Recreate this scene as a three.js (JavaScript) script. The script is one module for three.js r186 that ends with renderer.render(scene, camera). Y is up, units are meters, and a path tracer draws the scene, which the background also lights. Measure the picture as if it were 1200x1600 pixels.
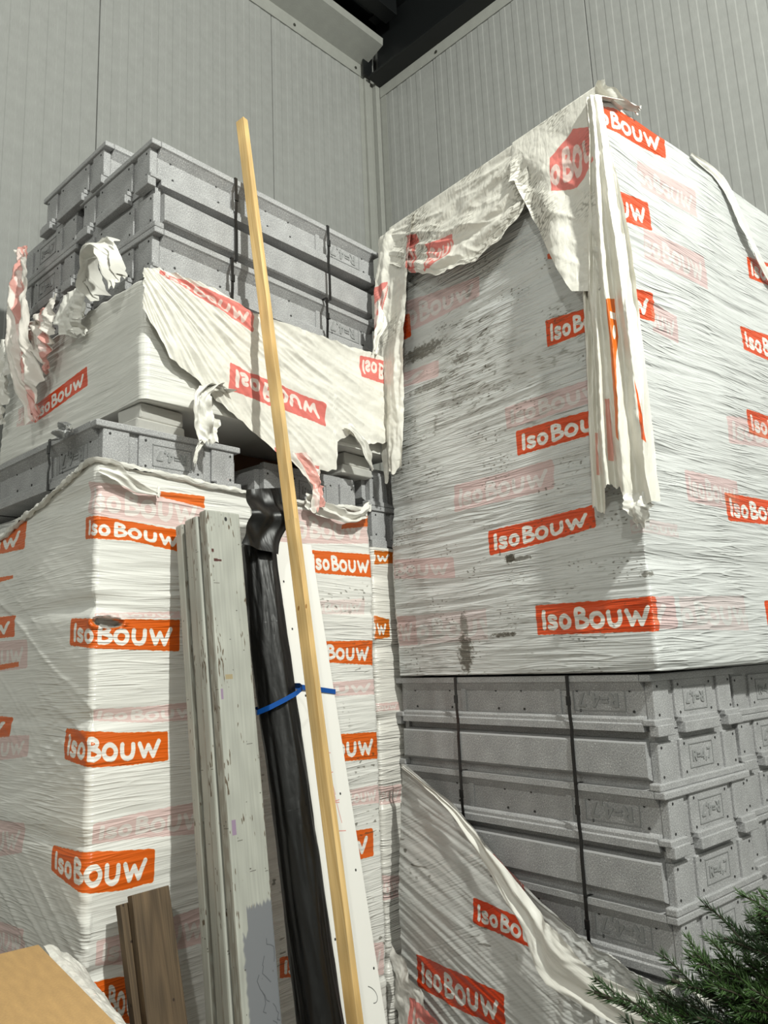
import * as THREE from 'three';
import { mergeGeometries, toCreasedNormals } from 'three/addons/utils/BufferGeometryUtils.js';
import { RoundedBoxGeometry } from 'three/addons/geometries/RoundedBoxGeometry.js';
import { TextGeometry } from 'three/addons/geometries/TextGeometry.js';
import { FontLoader } from 'three/addons/loaders/FontLoader.js';

// ---------------------------------------------------------------- camera, light, exposure
const scene = new THREE.Scene();
scene.background = new THREE.Color(0x050505);
const RAD = Math.PI / 180;
const camera = new THREE.PerspectiveCamera(2 * Math.atan(800 / 1208.6) / RAD, 0.75, 0.05, 60);
camera.position.set(0, 1.55, 0);
camera.rotation.set(10.77 * RAD, 0, -2.448 * RAD, 'XYZ');
scene.add(camera);
const renderer = new THREE.WebGLRenderer({ antialias: true });
renderer.toneMapping = THREE.LinearToneMapping;
renderer.toneMappingExposure = 2.3;
renderer.shadowMap.enabled = true;
// globe lamps of the hall: [x, y, z, radius, candela, label]
const LAMPS = [
  [2.3, 5.6, 0.7, 0.11, 46, 'white globe lamp hanging over the right aisle'],
  [-4.2, 5.6, 2.2, 0.11, 6, 'white globe lamp hanging over the left aisle'],
  [-0.4, 5.6, 3.4, 0.11, 13, 'white globe lamp hanging behind the viewer'],
];

// ---------------------------------------------------------------- helpers
let seed = 12345;
const rnd = () => { seed = (Math.imul(seed, 1664525) + 1013904223) >>> 0; return seed / 4294967296; };
const rr = (a, b) => a + (b - a) * rnd();
const lerp = (a, b, k) => a + (b - a) * k;
const clamp = (x, a = 0, b = 1) => Math.min(b, Math.max(a, x));
const sstep = (a, b, x) => { const t = clamp((x - a) / (b - a)); return t * t * (3 - 2 * t); };
const PERM = new Uint8Array(512);
{ const p = [...Array(256).keys()]; for (let i = 255; i > 0; i--) { const j = Math.floor(rnd() * (i + 1)); [p[i], p[j]] = [p[j], p[i]]; } for (let i = 0; i < 512; i++) PERM[i] = p[i & 255]; }
const GX = [], GY = []; for (let i = 0; i < 16; i++) { GX.push(Math.cos(i * Math.PI / 8 + 0.2)); GY.push(Math.sin(i * Math.PI / 8 + 0.2)); }
function pn(x, y, px = 256, py = 256, s = 0) {           // gradient noise with periods px, py
  const xi = Math.floor(x), yi = Math.floor(y), fx = x - xi, fy = y - yi;
  const x0 = ((xi % px) + px) % px, y0 = ((yi % py) + py) % py, x1 = (x0 + 1) % px, y1 = (y0 + 1) % py;
  const h = (a, b) => PERM[(PERM[(a + s * 37) & 255] + b + s * 11) & 255] & 15;
  const u = fx * fx * fx * (fx * (fx * 6 - 15) + 10), v = fy * fy * fy * (fy * (fy * 6 - 15) + 10);
  const g = (k, dx, dy) => GX[k] * dx + GY[k] * dy;
  const a = g(h(x0, y0), fx, fy), b = g(h(x1, y0), fx - 1, fy), c = g(h(x0, y1), fx, fy - 1), d = g(h(x1, y1), fx - 1, fy - 1);
  return (a + (b - a) * u + (c - a) * v + (a - b - c + d) * u * v) * 1.5;
}
const fbm = (x, y, o = 4, s = 0) => { let t = 0, a = 1, n = 0; for (let i = 0; i < o; i++) { t += a * pn(x, y, 256, 256, s + i); n += a; a *= 0.5; x *= 2.03; y *= 2.03; } return t / n; };
const ridge = (x, y, s = 0) => 1 - Math.abs(pn(x, y, 256, 256, s)) * 2;
const crumple = (x, y, s = 0) => (Math.abs(pn(x, y, 256, 256, s)) + 0.55 * Math.abs(pn(x * 2.1 + 3, y * 2.1, 256, 256, s + 1)) + 0.3 * Math.abs(pn(x * 4.3, y * 4.3 + 7, 256, 256, s + 2))) - 0.45;
function curve(pts, x) {                                  // piecewise linear, smoothed
  if (x <= pts[0][0]) return pts[0][1];
  for (let i = 1; i < pts.length; i++) if (x <= pts[i][0]) { const k = (x - pts[i - 1][0]) / (pts[i][0] - pts[i - 1][0]); return lerp(pts[i - 1][1], pts[i][1], k); }
  return pts[pts.length - 1][1];
}
const taken = new Map();
function numbered(n) { const k = taken.get(n) ?? 0; taken.set(n, k + 1); return k ? `${n}_${String(k).padStart(3, '0')}` : n; }
function tag(o, label, category, group, kind) { if (label) o.userData.label = label; if (category) o.userData.category = category; if (group) o.userData.group = group; if (kind) o.userData.kind = kind; return o; }
// local frames: X along the right hand face, Z out of it, origin at the stack's near corner on the floor
const frame = (x, z, deg) => ({ x, z, th: Math.PI / 2 - deg * RAD, c: Math.sin(deg * RAD), s: Math.cos(deg * RAD) });
const toWorld = (f, X, Y, Z) => new THREE.Vector3(f.x + X * f.c + Z * f.s, Y, f.z - X * f.s + Z * f.c);
const FR = frame(0.8074, -2.3872, 49.21);                 // right hand stack
const FL = frame(-0.868, -2.2839, 42.35);                 // left hand stack
const FU = frame(-0.7731, -2.4049, 42.35);                // upper load of the left hand stack
const FM = (() => { const p = toWorld(FL, 1.25, 0, -0.05); return frame(p.x, p.z, 42.35); })();
const FW = frame(0.083, -5.5494, 44.13);                  // the room's corner: X < 0, Z > 0
function thing(name, label, category, f, [X, Y, Z] = [0, 0, 0], yaw = 0, group) {
  const o = new THREE.Group(); o.name = numbered(name); scene.add(o);
  o.position.copy(toWorld(f, X, Y, Z)); o.rotation.order = 'YXZ'; o.rotation.y = f.th + yaw;
  return tag(o, label, category, group);
}
function part(name, geo, mat, parent, kind) {
  const m = new THREE.Mesh(geo, mat); m.name = name; m.castShadow = m.receiveShadow = true; parent.add(m);
  if (kind) m.userData.kind = kind;
  return m;
}
function boxUV(geo, ox = 0, oy = 0) {                      // uv in metres from the dominant axis
  const g = geo.index ? geo.toNonIndexed() : geo, p = g.attributes.position, uv = new Float32Array(p.count * 2);
  g.computeVertexNormals();
  const a = new THREE.Vector3(), b = new THREE.Vector3(), c = new THREE.Vector3();
  for (let i = 0; i < p.count; i += 3) {
    a.fromBufferAttribute(p, i); b.fromBufferAttribute(p, i + 1).sub(a); c.fromBufferAttribute(p, i + 2).sub(a);
    b.cross(c); const x = Math.abs(b.x), y = Math.abs(b.y), z = Math.abs(b.z);
    for (let k = i; k < i + 3; k++) {
      const X = p.getX(k), Y = p.getY(k), Z = p.getZ(k);
      uv[2 * k] = (x > y && x > z ? Z : X) + ox; uv[2 * k + 1] = (y > x && y > z ? Z : Y) + oy;
    }
  }
  g.setAttribute('uv', new THREE.BufferAttribute(uv, 2));
  return g;
}
const strip = (g) => { const o = g.index ? g.toNonIndexed() : g; for (const k of Object.keys(o.attributes)) if (!['position', 'normal', 'uv'].includes(k)) o.deleteAttribute(k); return o; };
const merge = (list) => mergeGeometries(list.map(strip));
function box(x0, x1, y0, y1, z0, z1, bev = 0.003) {
  const g = bev ? new RoundedBoxGeometry(x1 - x0, y1 - y0, z1 - z0, 1, Math.min(bev, (x1 - x0) / 2.1, (y1 - y0) / 2.1, (z1 - z0) / 2.1)) : new THREE.BoxGeometry(x1 - x0, y1 - y0, z1 - z0);
  g.translate((x0 + x1) / 2, (y0 + y1) / 2, (z0 + z1) / 2); return g;
}
function gridGeo(nu, nv, fn) {                            // fn(a, b) -> [x, y, z, u, v]
  const pos = new Float32Array((nu + 1) * (nv + 1) * 3), uv = new Float32Array((nu + 1) * (nv + 1) * 2), idx = [];
  let i = 0;
  for (let b = 0; b <= nv; b++) for (let a = 0; a <= nu; a++, i++) { const r = fn(a / nu, b / nv); pos.set([r[0], r[1], r[2]], i * 3); uv.set([r[3], r[4]], i * 2); }
  for (let b = 0; b < nv; b++) for (let a = 0; a < nu; a++) { const q = b * (nu + 1) + a; idx.push(q, q + 1, q + nu + 2, q, q + nu + 2, q + nu + 1); }
  const g = new THREE.BufferGeometry(); g.setAttribute('position', new THREE.BufferAttribute(pos, 3)); g.setAttribute('uv', new THREE.BufferAttribute(uv, 2)); g.setIndex(idx); g.computeVertexNormals();
  return g;
}
const canvas = (w, h) => { const c = document.createElement('canvas'); c.width = w; c.height = h; return [c, c.getContext('2d')]; };
function canvasTex(c, u0, v0, w, h, wrap = THREE.ClampToEdgeWrapping) {   // covers u0..u0+w, v0..v0+h metres
  const t = new THREE.CanvasTexture(c); t.colorSpace = THREE.SRGBColorSpace; t.wrapS = t.wrapT = wrap;
  t.repeat.set(1 / w, 1 / h); t.offset.set(-u0 / w, -v0 / h); return t;
}
function dataTex(w, h, fn, srgb, mx, my) {                // fn(x, y) -> grey or [r, g, b], 0..255; tile of mx by my metres
  const d = new Uint8Array(w * h * 4);
  for (let y = 0, i = 0; y < h; y++) for (let x = 0; x < w; x++, i += 4) { const v = fn(x, y); if (v.length) { d[i] = v[0]; d[i + 1] = v[1]; d[i + 2] = v[2]; } else d[i] = d[i + 1] = d[i + 2] = v; d[i + 3] = 255; }
  const t = new THREE.DataTexture(d, w, h); t.magFilter = THREE.LinearFilter; t.wrapS = t.wrapT = THREE.RepeatWrapping; if (srgb) t.colorSpace = THREE.SRGBColorSpace;
  t.repeat.set(1 / mx, 1 / my); t.needsUpdate = true; return t;
}
const std = (o) => new THREE.MeshStandardMaterial(o);
const phys = (o) => new THREE.MeshPhysicalMaterial(o);

// ---------------------------------------------------------------- the hall
const wallGrain = dataTex(256, 256, (x, y) => 222 + 5 * pn(x / 4, y / 32, 64, 8, 3) + 9 * pn(x / 2, y / 2, 128, 128, 5) + 6 * pn(x / 64, y / 64, 4, 4, 6), true, 0.25, 0.25);
const M = {};
M.wall = std({ color: 0xa9aaa7, map: wallGrain, roughness: 0.22 });
M.wallCore = std({ color: 0x4a4b48, roughness: 0.8 });
M.trim = std({ color: 0xa8a9a3, map: wallGrain, roughness: 0.4 });
M.deck = std({ color: 0x23282a, roughness: 0.42, metalness: 0.3 });
M.steel = std({ color: 0x0a0d0e, roughness: 0.5 });
const concrete = dataTex(512, 512, (x, y) => { const v = 118 + 26 * (pn(x / 128, y / 128, 4, 4, 1) + 0.5 * pn(x / 32, y / 32, 16, 16, 2) + 0.4 * pn(x / 4, y / 4, 128, 128, 3)); return [v, v * 0.985, v * 0.95]; }, true, 3, 3);
M.floor = std({ color: 0xffffff, map: concrete, roughness: 0.55 });
M.bolt = std({ color: 0x55564f, roughness: 0.4, metalness: 0.7 });
const ROOM = 10, HIGH = 6.62;
function struct(name) { const o = new THREE.Group(); o.name = name; o.position.set(FW.x, 0, FW.z); o.rotation.y = FW.th; scene.add(o); o.userData.kind = 'structure'; return o; }
function panelGeo(width) {                               // a ribbed sandwich panel, x 0..width, front at z = 0, edges rolled back
  const pts = [[0.0015, -0.012], [0.0035, -0.001], [0.006, 0]]; let x = 0.03;
  while (x + 0.085 < width) { pts.push([x, 0], [x + 0.006, 0.0021], [x + 0.046, 0.0021], [x + 0.052, 0]); x += 0.0985; }
  pts.push([width - 0.006, 0], [width - 0.0035, -0.001], [width - 0.0015, -0.012]);
  const n = pts.length, pos = [], uv = [], idx = [];
  for (let j = 0; j < 2; j++) for (const [px, pz] of pts) { pos.push(px, j * HIGH, pz); uv.push(px, j * HIGH); }
  for (let i = 0; i + 1 < n; i++) idx.push(i, i + 1, n + i + 1, i, n + i + 1, n + i);
  const g = new THREE.BufferGeometry(); g.setAttribute('position', new THREE.Float32BufferAttribute(pos, 3)); g.setAttribute('uv', new THREE.Float32BufferAttribute(uv, 2)); g.setIndex(idx);
  return toCreasedNormals(g, 0.2);
}
const PW = 1.258, fullPanel = panelGeo(PW);
function panelWall(name, firstSeam, turn) {              // turn 0: along -X facing +Z; turn 1: along +Z facing -X
  const w = struct(name);
  part('wall_core', turn ? box(0.012, 0.13, 0, HIGH, 0, ROOM, 0) : box(-ROOM, 0.13, 0, HIGH, -0.13, -0.012, 0), M.wallCore, w);
  let s = firstSeam, p;
  const put = (geo, a) => { p = part('panel', geo, M.wall, w); if (turn) { p.rotation.y = -Math.PI / 2; p.position.set(0, 0, a); } else p.position.set(-a, 0, 0); };
  if (turn) { put(panelGeo(firstSeam), 0); while (s < ROOM - 0.2) { put(fullPanel, s); s += PW; } }
  else { put(panelGeo(firstSeam), firstSeam); while (s < ROOM - 0.2) { s += PW; put(fullPanel, s); } }
  return w;
}
panelWall('wall_left', 1.063, 0);
panelWall('wall_right', 0.6, 1);
{ // the two far walls behind the viewer, the floor and the dark roof
  const a = struct('wall_back'); part('wall_sheet', box(-ROOM - 0.13, 0.13, 0, HIGH, ROOM, ROOM + 0.12, 0), M.wall, a);
  const b = struct('wall_front'); part('wall_sheet', box(-ROOM - 0.13, -ROOM, 0, HIGH, -0.13, ROOM, 0), M.wall, b);
  const f = struct('floor'); part('slab', boxUV(box(-ROOM - 0.13, 0.13, -0.15, 0, -0.13, ROOM + 0.13, 0)), M.floor, f);
  const c = struct('ceiling'); part('roof_sheet', box(-ROOM - 0.13, 0.13, HIGH + 0.1, HIGH + 0.2, -0.13, ROOM + 0.13, 0), M.deck, c);
  for (let z = 0.1; z < ROOM; z += 0.28) {               // trapezoid ribs of the roof deck
    const sh = new THREE.Shape(); sh.moveTo(0, 0.1); sh.lineTo(0.035, 0.0); sh.lineTo(0.105, 0.0); sh.lineTo(0.14, 0.1);
    const g = new THREE.ExtrudeGeometry(sh, { depth: ROOM, bevelEnabled: false }); g.rotateY(-Math.PI / 2); g.translate(0, HIGH, z);
    part('deck_rib', g, M.deck, c);
  }
}
{ // flashing along the top of the left wall, corner profile, strip and beam on the right wall
  const t = struct('trim_1');
  part('wall_strip', boxUV(box(-ROOM, -0.04, 6.12, 6.235, 0.002, 0.012, 0.002)), M.trim, t);
  const sh = new THREE.Shape(); sh.moveTo(0.012, 6.225); sh.lineTo(0.225, 6.29); sh.lineTo(0.23, 6.35); sh.lineTo(0.217, 6.35); sh.lineTo(0.213, 6.302); sh.lineTo(0.012, 6.24);
  const g = new THREE.ExtrudeGeometry(sh, { depth: ROOM - 0.16, bevelEnabled: false }); g.rotateY(-Math.PI / 2); g.translate(-0.14, 0, 0); part('soffit_sheet', g, M.trim, t);
  for (let x = -0.24; x > -ROOM; x -= 0.62) { const s = new THREE.CylinderGeometry(0.011, 0.011, 0.008, 10); s.rotateX(Math.PI / 2); s.translate(x, 6.165, 0.014); part('screw', s, M.bolt, t); }
  const c = struct('trim_2');
  part('corner_sheet', boxUV(box(-0.2, -0.001, 0, 6.12, 0.0025, 0.006, 0.001)), M.trim, c);
  part('ridge', boxUV(box(-0.155, -0.1, 0, 6.12, 0.006, 0.03, 0.004)), M.trim, c);
  part('ridge', boxUV(box(-0.055, -0.012, 0, 6.12, 0.006, 0.05, 0.004)), M.trim, c);
  part('corner_sheet', boxUV(box(-0.006, -0.0025, 0, 6.0, 0.012, 0.11, 0.001)), M.trim, c);
  const r = struct('trim_3');
  part('wall_strip', boxUV(box(-0.012, -0.003, 5.995, 6.1, 0.05, ROOM, 0.002)), M.trim, r);
  for (let z = 0.63; z < ROOM; z += 1.258) { const s = new THREE.CylinderGeometry(0.012, 0.012, 0.008, 10); s.rotateZ(Math.PI / 2); s.translate(-0.014, 6.03, z + 0.02); part('screw', s, M.bolt, r); }
  const b = struct('trim_4');
  part('web', box(-0.075, -0.06, 6.1, 6.6, 0.1, ROOM, 0.002), M.steel, b);
  part('bottom_flange', box(-0.16, -0.005, 6.085, 6.105, 0.06, ROOM, 0.002), M.steel, b);
  part('top_flange', box(-0.16, -0.005, 6.595, 6.615, 0.1, ROOM, 0.002), M.steel, b);
  part('purlin', box(-ROOM, -0.15, 6.44, 6.6, 0.28, 0.4, 0.004), M.steel, b);
  part('bracket', box(-0.2, -0.1, 6.11, 6.3, 0.05, 0.062, 0.002), M.steel, b);
}
// ---------------------------------------------------------------- lamps
M.lampHousing = std({ color: 0xd6d6d2, roughness: 0.4, metalness: 0.3 });
for (const [x, y, z, r, power, label] of LAMPS) {
  const o = new THREE.Group(); o.name = numbered('globe_lamp'); o.position.set(x, y, z); scene.add(o); tag(o, label, 'lamp', 'globe lamps of the hall');
  part('cap', new THREE.CylinderGeometry(0.05, 0.07, 0.06, 20).translate(0, r + 0.02, 0), M.lampHousing, o);
  part('suspension_rod', box(-0.008, 0.008, r + 0.04, HIGH + 0.1 - y, -0.008, 0.008, 0), M.lampHousing, o);
  part('globe', new THREE.SphereGeometry(r, 28, 18), std({ color: 0xffffff, emissive: 0xfdfff6, emissiveIntensity: 3 }), o);
  const l = new THREE.PointLight(0xfdfff6, power); l.castShadow = true; l.shadow.radius = r / 0.02 * 0.9; o.add(l);
}

// ---------------------------------------------------------------- printed film
// [style, part of the print shown from, to, [[distance along the unrolled faces, top, bottom], ...]] in metres on the film
const PRINT = {
  right: [
    ['s', 0, 1, [[-0.445, 1.714, 1.609], [-0.195, 1.709, 1.602], [0.024, 1.706, 1.597]]],
    ['s', 0, 1, [[-0.642, 2.008, 1.912], [-0.384, 2.016, 1.926], [-0.168, 2.023, 1.947]]],
    ['s', 0, 1, [[-0.478, 2.356, 2.26], [-0.182, 2.345, 2.257], [-0.003, 2.338, 2.255]]],
    ['s', 0, 1, [[-0.298, 2.721, 2.617], [-0.143, 2.707, 2.617], [0.037, 2.697, 2.607]]],
    ['o', 0, 1, [[-0.262, 2.962, 2.945], [-0.222, 2.968, 2.925]]],
    ['s', 0.8, 1, [[-1.131, 3.039, 2.92], [-1.008, 3.028, 2.918]]],
    ['f', 0.2, 1, [[-1.026, 3.089, 2.943], [-0.597, 3.026, 2.937]]],
    ['f', 0.8, 1, [[-1.155, 2.775, 2.717], [-0.845, 2.761, 2.68]]],
    ['f', 0, 1, [[-0.518, 2.456, 2.37], [-0.05, 2.449, 2.364]]],
    ['f', 0, 1, [[-0.806, 2.216, 2.104], [-0.32, 2.214, 2.107]]],
    ['f', 0.3, 1, [[-1.189, 1.967, 1.883], [-0.825, 1.932, 1.847]]],
    ['f', 0.7, 1, [[-1.179, 1.727, 1.6], [-1.063, 1.722, 1.601]]],
    ['ff', 0.2, 0.8, [[-1.063, 1.722, 1.601], [-0.681, 1.721, 1.604]]],
    ['s', 0.2, 1, [[-0.006, 3.409, 3.324], [0.103, 3.456, 3.353], [0.445, 3.504, 3.394]]],
    ['s', 0.45, 1, [[-0.03, 3.083, 2.999], [0.065, 3.107, 2.99], [0.263, 3.139, 3.021]]],
    ['s', 0.6, 1, [[-0.007, 2.727, 2.639], [0.096, 2.757, 2.647], [0.23, 2.778, 2.668]]],
    ['s', 0.8, 1, [[0.043, 2.314, 2.203], [0.1, 2.28, 2.181]]],
    ['s', 0, 1, [[1.062, 3.192, 3.09], [1.613, 3.278, 3.139]]],
    ['s', 0, 1, [[0.909, 2.833, 2.728], [1.142, 2.853, 2.728], [1.48, 2.886, 2.752]]],
    ['s', 0, 1, [[0.832, 2.459, 2.357], [1.027, 2.467, 2.361], [1.415, 2.483, 2.383]]],
    ['s', 0, 1, [[0.563, 2.095, 1.986], [0.917, 2.103, 2.001], [1.156, 2.108, 2.009]]],
    ['s', 0, 1, [[0.768, 1.706, 1.595], [1.409, 1.725, 1.603]]],
    ['f', 0.1, 1, [[0.23, 3.302, 3.19], [0.649, 3.339, 3.215]]],
    ['f', 0.1, 1, [[0.196, 3.013, 2.897], [0.656, 3.057, 2.91]]],
    ['f', 0.5, 1, [[0.206, 2.742, 2.628], [0.38, 2.729, 2.624]]],
    ['f', 0, 1, [[0.657, 2.402, 2.291], [1.343, 2.48, 2.358]]],
    ['f', 0, 1, [[0.297, 2.145, 2.033], [0.685, 2.151, 2.025]]],
    ['f', 0.85, 1, [[0.001, 1.704, 1.604], [0.133, 1.712, 1.603]]],
    ['ff', 0.2, 0.9, [[0.16, 1.708, 1.602], [0.617, 1.722, 1.594]]],
    ['ff', 0.2, 0.9, [[-0.045, 1.952, 1.905], [0.211, 1.946, 1.902]]],
  ],
  left: [
    ['f', 0, 1, [[-0.054, 2.128, 2.026], [-0.001, 2.117, 2.011], [0.383, 2.113, 1.995]]],
    ['o', 0, 1, [[0.216, 2.114, 2.097], [0.383, 2.12, 2.078]]],
    ['s', 0, 1, [[-0.069, 2.018, 1.947], [0.006, 2.013, 1.941], [0.117, 2.005, 1.944], [0.314, 1.992, 1.918]]],
    ['s', 0, 1, [[-0.131, 1.713, 1.63], [0.007, 1.704, 1.615], [0.298, 1.703, 1.601]]],
    ['s', 0, 1, [[-0.148, 1.389, 1.299], [0.011, 1.383, 1.281], [0.121, 1.369, 1.273], [0.259, 1.36, 1.271]]],
    ['s', 0, 1, [[-0.189, 1.056, 0.986], [-0.083, 1.057, 0.962], [0.011, 1.059, 0.948], [0.108, 1.043, 0.933], [0.212, 1.028, 0.933]]],
    ['s', 0, 1, [[0.007, 0.718, 0.67], [0.097, 0.711, 0.593], [0.216, 0.679, 0.553]]],
    ['f', 0.1, 1, [[0.004, 1.719, 1.704], [0.298, 1.73, 1.707]]],
    ['f', 0, 1, [[0.007, 1.444, 1.412], [0.182, 1.439, 1.39], [0.389, 1.444, 1.384]]],
    ['f', 0, 1, [[0.014, 1.131, 1.075], [0.167, 1.138, 1.063], [0.413, 1.137, 1.033]]],
    ['f', 0, 1, [[0.036, 0.821, 0.756], [0.133, 0.82, 0.728], [0.413, 0.829, 0.719]]],
    ['s', 0.4, 1, [[-0.956, 2.036, 1.988], [-0.713, 2.047, 1.98], [-0.481, 2.073, 1.97]]],
    ['o', 0, 1, [[-0.875, 1.902, 1.875], [-0.565, 1.889, 1.878]]],
    ['s', 0.5, 1, [[-0.912, 1.76, 1.679], [-0.536, 1.751, 1.677]]],
    ['f', 0.2, 1, [[-0.896, 1.672, 1.556], [-0.429, 1.666, 1.57]]],
    ['o', 0, 1, [[-0.829, 1.582, 1.561], [-0.506, 1.593, 1.578]]],
    ['s', 0.6, 1, [[-0.921, 1.419, 1.329], [-0.554, 1.412, 1.348]]],
    ['f', 0.2, 1, [[-0.848, 1.342, 1.244], [-0.4, 1.361, 1.294]]],
    ['f', 0.2, 1, [[-0.804, 1.074, 0.93], [-0.386, 1.098, 1.009]]],
    ['f', 0.2, 1, [[-0.706, 0.771, 0.657], [-0.372, 0.794, 0.707]]],
    ['f', 0, 1, [[0.693, 2.124, 1.98], [1.189, 2.128, 2.02]]],
    ['o', 0, 1, [[1.038, 2.086, 2.07], [1.2, 2.142, 2.096]]],
    ['s', 0, 1, [[0.845, 1.97, 1.882], [1.204, 1.978, 1.88]]],
    ['s', 0, 1, [[0.804, 1.623, 1.558], [0.899, 1.627, 1.549], [1.192, 1.628, 1.527]]],
    ['s', 0, 1, [[0.749, 1.297, 1.199], [0.967, 1.283, 1.182], [1.193, 1.271, 1.167]]],
    ['s', 0, 1, [[0.687, 0.983, 0.873], [1.067, 0.925, 0.818], [1.151, 0.919, 0.817]]],
    ['s', 0, 1, [[0.682, 0.596, 0.53], [0.921, 0.561, 0.479], [1.065, 0.534, 0.447]]],
    ['ff', 0, 1, [[0.808, 1.773, 1.726], [1.149, 1.795, 1.73]]],
    ['f', 0.3, 1, [[0.8, 1.472, 1.426], [1.206, 1.476, 1.413]]],
    ['f', 0.3, 1, [[1.008, 1.075, 1.019], [1.19, 1.073, 1.002]]],
    ['f', 0.3, 1, [[0.984, 0.543, 0.44], [1.183, 0.51, 0.391]]],
  ],
  upper: [
    ['s', 0, 1, [[-0.8, 2.602, 2.526], [-0.382, 2.645, 2.57]]],
    ['f', 0.6, 1, [[-0.972, 2.631, 2.551], [-0.8, 2.619, 2.526]]],
    ['f', 0.8, 1, [[0.163, 2.596, 2.559], [0.236, 2.597, 2.568]]],
  ],
  torn: [
    ['v', 0, 1, [[0.317, 2.617, 2.513], [0.796, 2.568, 2.471]]],
    ['v', 0, 1, [[1.002, 2.832, 2.733], [1.339, 2.864, 2.738]]],
    ['p', 0, 1, [[0.035, 2.873, 2.859], [0.254, 2.863, 2.809], [0.434, 2.854, 2.764]]],
  ],
  mid: [
    ['s', 0.7, 1, [[0.019, 2.005, 1.945], [0.141, 2.008, 1.957]]],
    ['s', 0.7, 1, [[0.002, 1.73, 1.63], [0.097, 1.715, 1.64]]],
    ['f', 0.4, 1, [[-0.005, 1.373, 1.343], [0.132, 1.374, 1.338]]],
    ['f', 0.4, 1, [[-0.006, 1.051, 0.979], [0.128, 1.044, 0.97]]],
    ['f', 0.4, 1, [[-0.008, 0.718, 0.626], [0.115, 0.696, 0.62]]],
  ],
  flap: [
    ['s', 0, 1, [[-0.776, 0.714, 0.629], [-0.536, 0.681, 0.606], [-0.421, 0.652, 0.595]]],
    ['s', 0, 1, [[-1.065, 0.469, 0.358], [-0.842, 0.464, 0.339], [-0.632, 0.448, 0.336]]],
    ['p', 0, 1, [[-0.685, 0.869, 0.837], [-0.55, 0.81, 0.739]]],
  ],
};

function logo(bg, fg, flip) {
  const [c, g] = canvas(640, 144); g.fillStyle = bg; g.beginPath(); g.roundRect(2, 2, 636, 140, 10); g.fill();
  if (flip) { g.translate(0, 144); g.scale(1, -1); }
  g.strokeStyle = fg; g.lineCap = 'round'; g.lineJoin = 'round'; g.lineWidth = 22;
  const B = 110, path = (f) => { g.beginPath(); f(); g.stroke(); };
  path(() => { g.moveTo(48, 36); g.lineTo(45, B); });                                                           // I
  path(() => { g.moveTo(112, 66); g.bezierCurveTo(96, 52, 74, 60, 80, 76); g.bezierCurveTo(86, 90, 116, 84, 112, 102); g.bezierCurveTo(106, 118, 82, 114, 74, 106); });   // s
  path(() => g.ellipse(164, 86, 24, 26, 0, 0, 7));                                                              // o
  path(() => { g.moveTo(228, 34); g.lineTo(228, B + 2); g.bezierCurveTo(300, 116, 300, 70, 232, 70); g.bezierCurveTo(286, 66, 280, 28, 228, 34); });   // B
  path(() => g.ellipse(334, 84, 30, 29, 0, 0, 7));                                                              // o
  path(() => { g.moveTo(396, 54); g.bezierCurveTo(392, 96, 398, 114, 424, 112); g.bezierCurveTo(450, 110, 454, 90, 452, 54); });   // u
  path(() => { g.moveTo(486, 54); g.lineTo(508, B); g.lineTo(532, 64); g.lineTo(556, B); g.lineTo(588, 46); });      // w
  return c;
}
function drawPrints(g, W, H, U0, U1, Y0, Y1, list, orange) {
  const X = (u) => (u - U0) / (U1 - U0) * W, Y = (y) => (Y1 - y) / (Y1 - Y0) * H;
  const L = { s: logo(orange, '#ece9e4'), v: logo('#d9635a', '#ecdcd4', true), p: logo('#dd6a62', '#e9c9c2') };
  const F = logo('#cf8a86', '#e3cfcb');
  for (const [style, f0, f1, st] of list) {
    const img = L[style] ?? F; g.globalAlpha = { s: 1, o: 1, f: 0.36, ff: 0.18, v: 0.85, p: 0.8 }[style];
    const a = X(st[0][0]), b = X(st[st.length - 1][0]), top = st.map((q) => [q[0], q[1]]), bot = st.map((q) => [q[0], q[2]]);
    for (let x = a; x < b; x += 2) {
      const k = (x - a) / (b - a), u = U0 + (x / W) * (U1 - U0), yt = Y(curve(top, u)) + 1.4 * pn(x / 14, 3.7), yb = Y(curve(bot, u)) + 1.4 * pn(x / 11, 9.2);
      if (style === 'o') { g.fillStyle = orange; g.fillRect(x, yt, 2, yb - yt); continue; }
      const sx = clamp(f0 + (f1 - f0) * k, 0, 0.997) * 640;
      g.drawImage(img, sx, 0, Math.max(1, 1280 * (f1 - f0) / (b - a)), 144, x, yt, 2, yb - yt);
    }
  }
  g.globalAlpha = 1;
}
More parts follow.
